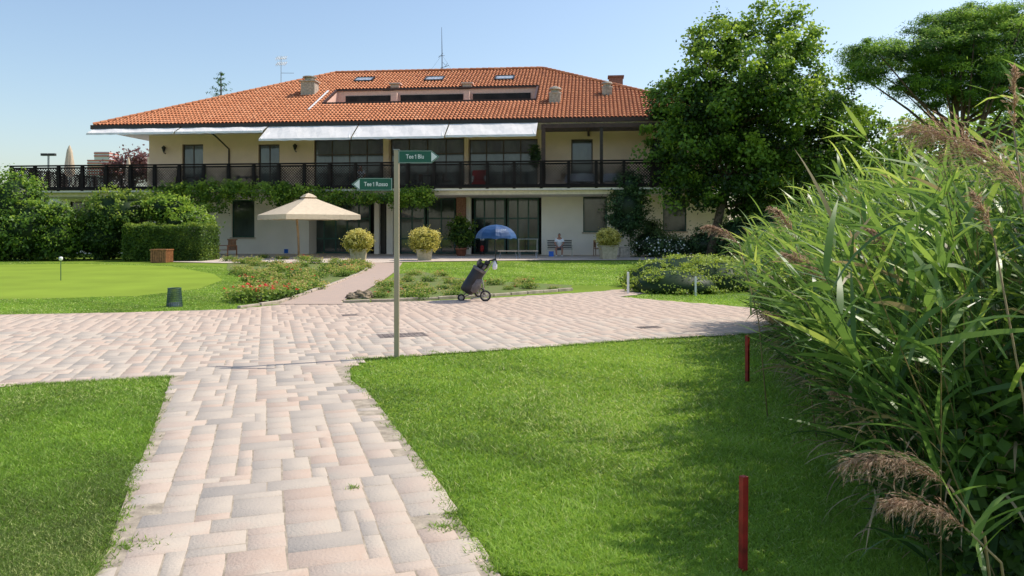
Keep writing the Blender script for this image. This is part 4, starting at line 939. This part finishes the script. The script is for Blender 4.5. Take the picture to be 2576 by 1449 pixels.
def rose(label,loc,kind,fl,grp,sc=1,rz=0):
    t=thing('rose_bush',label,'rose bush',loc,rz,grp); t.scale=(sc,sc,sc*.75)
    if kind not in rfirst:
        e=[(0,0,.16,.45,.42,.19)]; (q_,_)=foliage(e,52,16,.065,.16,inner=.3,vb=(.42,.52,.62)[kind],vs=.4,hb=.5,flat=.9)
        o=npmesh('foliage',*q_,M['rose'],t); rfirst[kind]=o.data
    else:
        o=bpy.data.objects.new('foliage',rfirst[kind]); C.objects.link(o); o.parent=t
    if fl:
        mb=MB()
        for _ in range(fl):
            c=Vector((rnd.uniform(-.38,.38),rnd.uniform(-.4,.2),rnd.uniform(.26,.46)))
            for q2 in range(6):
                a=q2*1.05; d=Vector((math.cos(a),math.sin(a),.6 if q2%2 else -.3))*.032; pr_=Vector((-d.y,d.x,0)); mb.add([c,c+d+pr_*.6,c+d*1.5+Vector((0,0,.02)),c+d-pr_*.6],[(0,1,2,3)])
        mb.build('blossoms',M['petal'],t)
def scatter(poly,n,pxr,pyr,dmin):
    pts=[];tries=0
    while len(pts)<n and tries<4000:
        tries+=1; c=G(rnd.uniform(*pxr),rnd.uniform(*pyr))
        if pip([q2[:2] for q2 in poly],[c.x],[c.y])[0] and all((c-p).length>dmin for p in pts): pts.append(c)
    return pts
for i,c in enumerate(scatter(bedL,50,(575,920),(650,758),.7)):
    near=c.y<18.5; fl=(i%5==0 or near)
    rose('low rose bush with red blooms in the bed left of the brick path' if fl else 'low rose bush without blooms in the bed left of the brick path',c,i%3,(3 if near else 3) if fl else 0,'rose bushes with blooms in the left bed' if fl else 'rose bushes in the left bed',rnd.uniform(.75,1.1),rnd.uniform(0,6))
rose('large rose bush with many red blooms at the near corner of the left bed',G(640,760),1,12,None,1.2,1)
for i,c in enumerate(scatter(bedR,32,(900,1430),(686,755),.6)):
    fl=2 if i%4==0 else 0
    rose('small rose bush with a few red blooms in the bed right of the brick path' if fl else 'small yellowish rose bush in the bed right of the brick path',c,i%3,fl,'rose bushes with blooms in the right bed' if fl else 'rose bushes in the right bed',rnd.uniform(.4,.75),rnd.uniform(0,6))
# ================================================================ TREES
Y=41
E=[pe(1880,200,165,145,Y),pe(1780,310,150,125,Y),pe(1980,320,185,145,Y),pe(1890,440,185,105,Y),pe(1720,260,80,90,Y),pe(1990,105,68,72,Y),pe(2120,330,85,75,Y),pe(1715,390,90,80,Y),pe(1800,110,68,58,Y),pe(1915,60,45,42,Y),pe(1960,490,130,70,Y),pe(2110,430,100,80,Y),pe(1740,480,75,55,Y),pe(1890,300,150,150,Y)]
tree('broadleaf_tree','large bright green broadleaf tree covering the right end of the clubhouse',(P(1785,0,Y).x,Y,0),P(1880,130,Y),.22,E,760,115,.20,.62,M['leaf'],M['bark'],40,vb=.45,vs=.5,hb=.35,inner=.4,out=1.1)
Y=37
E=[pe(2330,130,180,52,Y),pe(2480,90,150,65,Y),pe(2220,150,105,40,Y),pe(2450,200,190,55,Y),pe(2510,45,120,38,Y),pe(2185,185,62,30,Y),pe(2330,215,105,32,Y),pe(2560,230,135,55,Y),pe(2680,130,150,110,Y),pe(2400,70,95,36,Y),pe(2450,140,190,50,Y),pe(2430,255,120,28,Y)]
tree('umbrella_pine','umbrella pine with flat layered crown at the upper right',(P(2440,0,Y).x,Y,0),P(2400,180,Y),.28,E,820,190,.17,.48,M['needle'],M['pinebark'],28,vb=.5,vs=.5,hb=.12,inner=.3,aspect=.22,flat=.5,out=1.04)
Y=52
tree('background_tree','yellow green tree behind the reeds below the pine',(P(2320,0,Y).x,Y,0),P(2320,400,Y),.25,[pe(2300,400,100,100,Y),pe(2420,380,110,90,Y),pe(2230,460,90,90,Y)],200,90,.26,.9,M['leaf'],M['bark'],10,vb=.7)
tree('background_tree','dark green tree behind the reeds at the right edge',(P(2560,0,Y).x,Y,0),P(2560,350,Y),.25,[pe(2540,380,120,110,Y),pe(2650,330,130,130,Y)],200,80,.26,.9,M['leaf'],M['bark'],10,vb=.5)
tree('background_tree','shadowy tree behind the large broadleaf tree',(P(2050,0,Y-4).x,Y-4,0),P(2050,450,Y-4),.25,[pe(2050,480,170,100,Y-4),pe(2160,520,120,90,Y-4)],220,70,.26,.9,M['leaf'],M['bark'],10,vb=.4)
Y=75; b0=P(556,577,Y); t=thing('cedar_tree','dark conifer tip showing above the left roof slope','tree',(b0.x,Y,0))
zt=P(556,180,Y).z; MB().tube([(0,0,0),(0,0,zt)],[.4,.04],8).build('trunk',M['bark'],t)
parts=[]
for k in range(16):
    z=zt-.3-k*.55; L_=.35+k*.27
    for j in range(5):
        a=rnd.uniform(0,2*PI); n=14+k*2; f_=rng.random(n); dx,dy=math.cos(a),math.sin(a)
        Pc=np.c_[dx*f_*L_+rng.normal(size=n)*.06,dy*f_*L_+rng.normal(size=n)*.06,z+f_*L_*.22+rng.normal(size=n)*.07]; parts.append(leafquads(Pc,.24,.3,np.clip(.2+rng.normal(size=n)*.15,0,1)))
npmesh('crown',*merge(parts),M['needle'],t)
Y=90
tree('plum_tree','distant dark red leaved tree left of the clubhouse',(P(335,0,Y).x,Y,0),P(335,420,Y),.2,[pe(335,410,50,32,Y),pe(365,425,30,30,Y),pe(295,425,30,22,Y)],70,40,.35,1.0,M['plum'],M['bark'],8,vb=.5)
Nf=21000; X=rng.uniform(-160,220,Nf); Z=rng.random(Nf)**.7*(5.2+1.5*np.sin(X*.11)+1.0*np.sin(X*.31)); Yv=130+rng.normal(size=Nf)*3
q_=leafquads(np.c_[X,Yv,Z],1.1,.8,np.clip(.4+rng.normal(size=Nf)*.15+.03*Z,0,1)); o=npmesh('far_trees',*q_,M['leaf']); o['kind']='stuff'; tag(o,'far band of trees along the horizon','trees')
# ================================================================ REEDS
def reedleaves(B,az,el0,el1,Ln,Wd,v,K=6):
    n=len(B); t=np.linspace(0,1,K); wp=np.array([.6,1,.95,.78,.48,.02])[:K]
    V=np.zeros((n,K,2,3)); pos=B.copy(); d0=np.c_[np.cos(az),np.sin(az)]
    tw=rng.normal(size=n)*.5
    for k in range(K):
        el=el0+(el1-el0)*t[k]**1.3
        dirv=np.c_[d0*np.cos(el)[:,None],np.sin(el)]
        side=np.c_[-d0[:,1],d0[:,0],np.zeros(n)]; up=np.cross(dirv,side)
        sd=side*np.cos(tw+t[k]*.6)[:,None]+up*np.sin(tw+t[k]*.6)[:,None]
        V[:,k,0]=pos+sd*(Wd*wp[k]*.5)[:,None]; V[:,k,1]=pos-sd*(Wd*wp[k]*.5)[:,None]
        pos=pos+dirv*(Ln/(K-1))[:,None]
    V=V.reshape(-1,3); base=(np.arange(n)*K*2)[:,None]
    Fc=np.concatenate([base+np.array([2*k,2*k+1,2*k+3,2*k+2]) for k in range(K-1)],0)
    return V,Fc,np.repeat(v,K*2)
def stems(B,Tp,r,val,ns=3):
    n=len(B); V=np.zeros((n,2,ns,3))
    for k in range(ns):
        a=2*PI*k/ns; V[:,0,k]=B+np.array([math.cos(a),math.sin(a),0])*r; V[:,1,k]=Tp+np.array([math.cos(a),math.sin(a),0])*r*.5
    base=(np.arange(n)*2*ns)[:,None]; Fc=np.concatenate([base+np.array([k,(k+1)%ns,ns+(k+1)%ns,ns+k]) for k in range(ns)],0)
    return V.reshape(-1,3),Fc,np.repeat(val,2*ns)
NS=1400
Yb=3.2+9.9*rng.random(NS)**1.1; Xb=bx(Yb)+.2+rng.random(NS)**1.05*3.4
keep=(Xb*F/Yb+CX>2150)|(Yb>4.5); Yb=Yb[keep];Xb=Xb[keep];NS=len(Yb)
edge=np.clip(1-(Xb-bx(Yb))/1.4,0,1)
hgt=rng.uniform(1.75,2.35,NS)*(1-.46*edge)
B=np.c_[Xb,Yb,np.zeros(NS)]; lean=np.c_[-.12-.42*edge*rng.random(NS)+rng.normal(size=NS)*.13,-.08*edge+rng.normal(size=NS)*.13,np.zeros(NS)]
Tp=B+lean*hgt[:,None]+np.c_[np.zeros(NS),np.zeros(NS),hgt]
sv=np.where(rng.random(NS)<.3,.03,.4)
parts=[stems(B,Tp,.0045,sv)]
NL=18
idx=np.repeat(np.arange(NS),NL); f_=rng.uniform(.10,1,len(idx)); Bp=B[idx]+(Tp-B)[idx]*f_[:,None]
az=rng.normal(size=len(idx))*1.0+PI*.97; flip=rng.random(len(idx))<.4; az=np.where(flip,rng.random(len(idx))*2*PI,az)
el0=rng.uniform(.25,1.2,len(idx)); el1=el0-rng.uniform(0,.85,len(idx)); dr=rng.random(len(idx))<.2; el1=np.where(dr,el0-rng.uniform(1.0,2.0,len(idx)),el1)
Ln=rng.uniform(.28,.62,len(idx))*(.7+.3*np.sin(f_*PI)); Wd=rng.uniform(.015,.033,len(idx))
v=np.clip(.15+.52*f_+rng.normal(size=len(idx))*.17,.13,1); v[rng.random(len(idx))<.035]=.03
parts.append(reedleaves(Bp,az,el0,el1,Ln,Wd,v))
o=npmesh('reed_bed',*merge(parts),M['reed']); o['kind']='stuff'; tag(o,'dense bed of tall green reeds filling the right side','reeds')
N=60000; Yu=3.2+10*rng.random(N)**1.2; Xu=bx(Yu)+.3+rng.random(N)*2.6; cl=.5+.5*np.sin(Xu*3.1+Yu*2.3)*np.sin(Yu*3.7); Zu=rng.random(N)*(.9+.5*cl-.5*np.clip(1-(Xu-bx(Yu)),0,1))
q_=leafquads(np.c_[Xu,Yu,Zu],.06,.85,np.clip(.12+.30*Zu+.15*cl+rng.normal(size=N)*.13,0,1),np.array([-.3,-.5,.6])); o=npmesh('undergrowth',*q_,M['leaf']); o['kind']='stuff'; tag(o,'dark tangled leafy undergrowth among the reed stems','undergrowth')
n=1500; Yd=3.3+9*rng.random(n); Xd=bx(Yd)+rng.random(n)*.8; q_=reedleaves(np.c_[Xd,Yd,rng.uniform(.1,.7,n)],rng.normal(size=n)*.8+PI,rng.uniform(-.2,.7,n),rng.uniform(-1.5,-.9,n),rng.uniform(.2,.42,n),rng.uniform(.006,.014,n),rng.random(n)*.7)
o=npmesh('dry_leaves',*q_,M['straw']); o['kind']='stuff'; tag(o,'dry straw coloured reed leaves drooping at the lawn edge','dry leaves')
def plume_reed(label,p0,p1,Y0,fat=1.0,nb=90,group=None):
    a=P(*p0,Y0); c=P(*p1,Y0-.08); b0=Vector((a.x+.3,a.y+.2,0))
    t=thing('plumed_reed',label,'reed',b0,0,group)
    a-=b0;c-=b0; ln=(c-a).length
    mid=(a+c)/2+Vector((0,0,ln*.20))
    MB().tube([(0,0,0),a*.5+Vector((.04,0,.1)),a],[.006,.005,.004],5).build('stem',M['straw'],t,True)
    s_=rng.random(nb)**.85; A=np.array(a);Md=np.array(mid);Cc=np.array(c)
    Bs=((1-s_)**2)[:,None]*A+(2*s_*(1-s_))[:,None]*Md+(s_*s_)[:,None]*Cc
    tg=2*(1-s_)[:,None]*(Md-A)+2*s_[:,None]*(Cc-Md); tg/=np.linalg.norm(tg,axis=1)[:,None]
    az=np.arctan2(tg[:,1],tg[:,0])+rng.normal(size=nb)*.42; te=np.arcsin(np.clip(tg[:,2],-1,1))
    e0=te+rng.normal(size=nb)*.32; e1=e0-rng.uniform(.7,1.6,nb); Ls=ln*.50*(1-.55*s_)*rng.uniform(.6,1.15,nb)*fat
    sc=max(.8,Y0/3)
    q1=reedleaves(Bs,az,e0,e1,Ls,np.full(nb,.0017*sc),rng.random(nb)*.6)
    Vr=q1[0].reshape(nb,6,2,3).mean(2); sp=[];K=9
    for k in range(K):
        f_=.4+rng.random(nb)*4.59; i0=f_.astype(int); fr_=(f_-i0)[:,None]; sp.append(Vr[np.arange(nb),i0]*(1-fr_)+Vr[np.arange(nb),i0+1]*fr_+rng.normal(size=(nb,3))*.002)
    sp=np.concatenate(sp); m_=len(sp); az2=np.tile(az,K)+rng.normal(size=m_)*.3; ee=np.tile((e0+e1)/2,K)
    q2=reedleaves(sp,az2,ee+rng.normal(size=m_)*.25,ee-.4+rng.normal(size=m_)*.25,np.full(m_,.020*sc**.5),np.full(m_,.0022*sc),rng.random(m_))
    qr=reedleaves(np.array([A]*2),np.full(2,math.atan2(c.y-a.y,c.x-a.x)),np.full(2,.5*(c.z-a.z)/ln+.4),np.full(2,.5*(c.z-a.z)/ln-.4),np.full(2,ln),np.full(2,.004),np.full(2,.3))
    npmesh('plume',*merge([q1,q2,qr]),M['plume'],t)
    k=5; ff=np.linspace(.6,.95,k); Bp=np.array([tuple(a*f2) for f2 in ff]); q3=reedleaves(Bp,rng.normal(size=k)*1.0,rng.uniform(.5,1.1,k),rng.uniform(-.3,.5,k),rng.uniform(.25,.45,k),rng.uniform(.016,.024,k),rng.uniform(.4,.9,k))
    npmesh('leaves',*q3,M['reed'],t)
pr=plume_reed
pr('reed with the largest feathery plume arching left near the upper right',(2585,495),(2300,330),2.5,1.0,230)
pr('reed with a plume drooping near the near stake, upper of the low pair',(2390,1225),(2140,1160),2.8,.9,160)
pr('reed with a fluffy plume low at the right, below another plume',(2430,1330),(2240,1270),2.7,.9,160)
pr('reed with an upright plume at the right edge of the skyline',(2550,330),(2552,180),3.2,.6,60)
pr('reed with a slim plume crossing the upper middle of the reed bed',(2090,725),(1975,640),4.5,.8)
pr('reed with a plume pointing left at the left tip of the reed bed',(1860,615),(1775,570),6.2,.8,70)
pr('reed with a thin brown plume high in the reed bed left part',(2000,590),(1940,525),6,.8,70)
pr('reed with a small pinkish plume low beside the farther red stake',(1980,820),(1930,788),5.6,.9,60)
pr('reed with a brown plume in the centre of the reed bed',(2245,655),(2185,580),3.7,.8)
pr('reed with a dark plume below the largest plume',(2500,600),(2450,490),3.0,.6,70)
pr('reed with a small plume near the foot of the reed bed',(2145,1010),(2095,988),3.9,.9,70)
# ================================================================ CAMERA, LIGHT, WORLD
cd=bpy.data.cameras.new('camera'); cam=bpy.data.objects.new('camera',cd); C.objects.link(cam); cam.location=(0,0,H); cam.rotation_euler=(PI/2,0,0)
cd.sensor_width=36; cd.lens=F/2576*36; cd.shift_y=-(724.5-HOR)/2576; cd.clip_start=.05; cd.clip_end=3000
bpy.context.scene.camera=cam
el=R(52); azv=Vector((.93,.37,0)).normalized(); ts=Vector((azv.x*math.cos(el),azv.y*math.cos(el),math.sin(el)))
sd=bpy.data.lights.new('sun','SUN'); sd.energy=4.2; sd.angle=R(.5); sd.color=(1,.93,.82); so=bpy.data.objects.new('sun',sd); C.objects.link(so); so.rotation_euler=ts.to_track_quat('Z','Y').to_euler(); so.location=(20,10,30)
w=bpy.data.worlds.new('World'); bpy.context.scene.world=w; w.use_nodes=True; nt=w.node_tree; bgn=nt.nodes['Background']
sk=nt.nodes.new('ShaderNodeTexSky'); sk.sky_type='NISHITA'; sk.sun_disc=False; sk.sun_elevation=el; sk.sun_rotation=math.atan2(azv.x,azv.y); sk.air_density=1.15; sk.dust_density=1.5; sk.ozone_density=1.7
nt.links.new(sk.outputs[0],bgn.inputs[0]); bgn.inputs[1].default_value=.18
sc=bpy.context.scene; sc.view_settings.view_transform='Standard'; sc.view_settings.look='None'; sc.view_settings.exposure=0
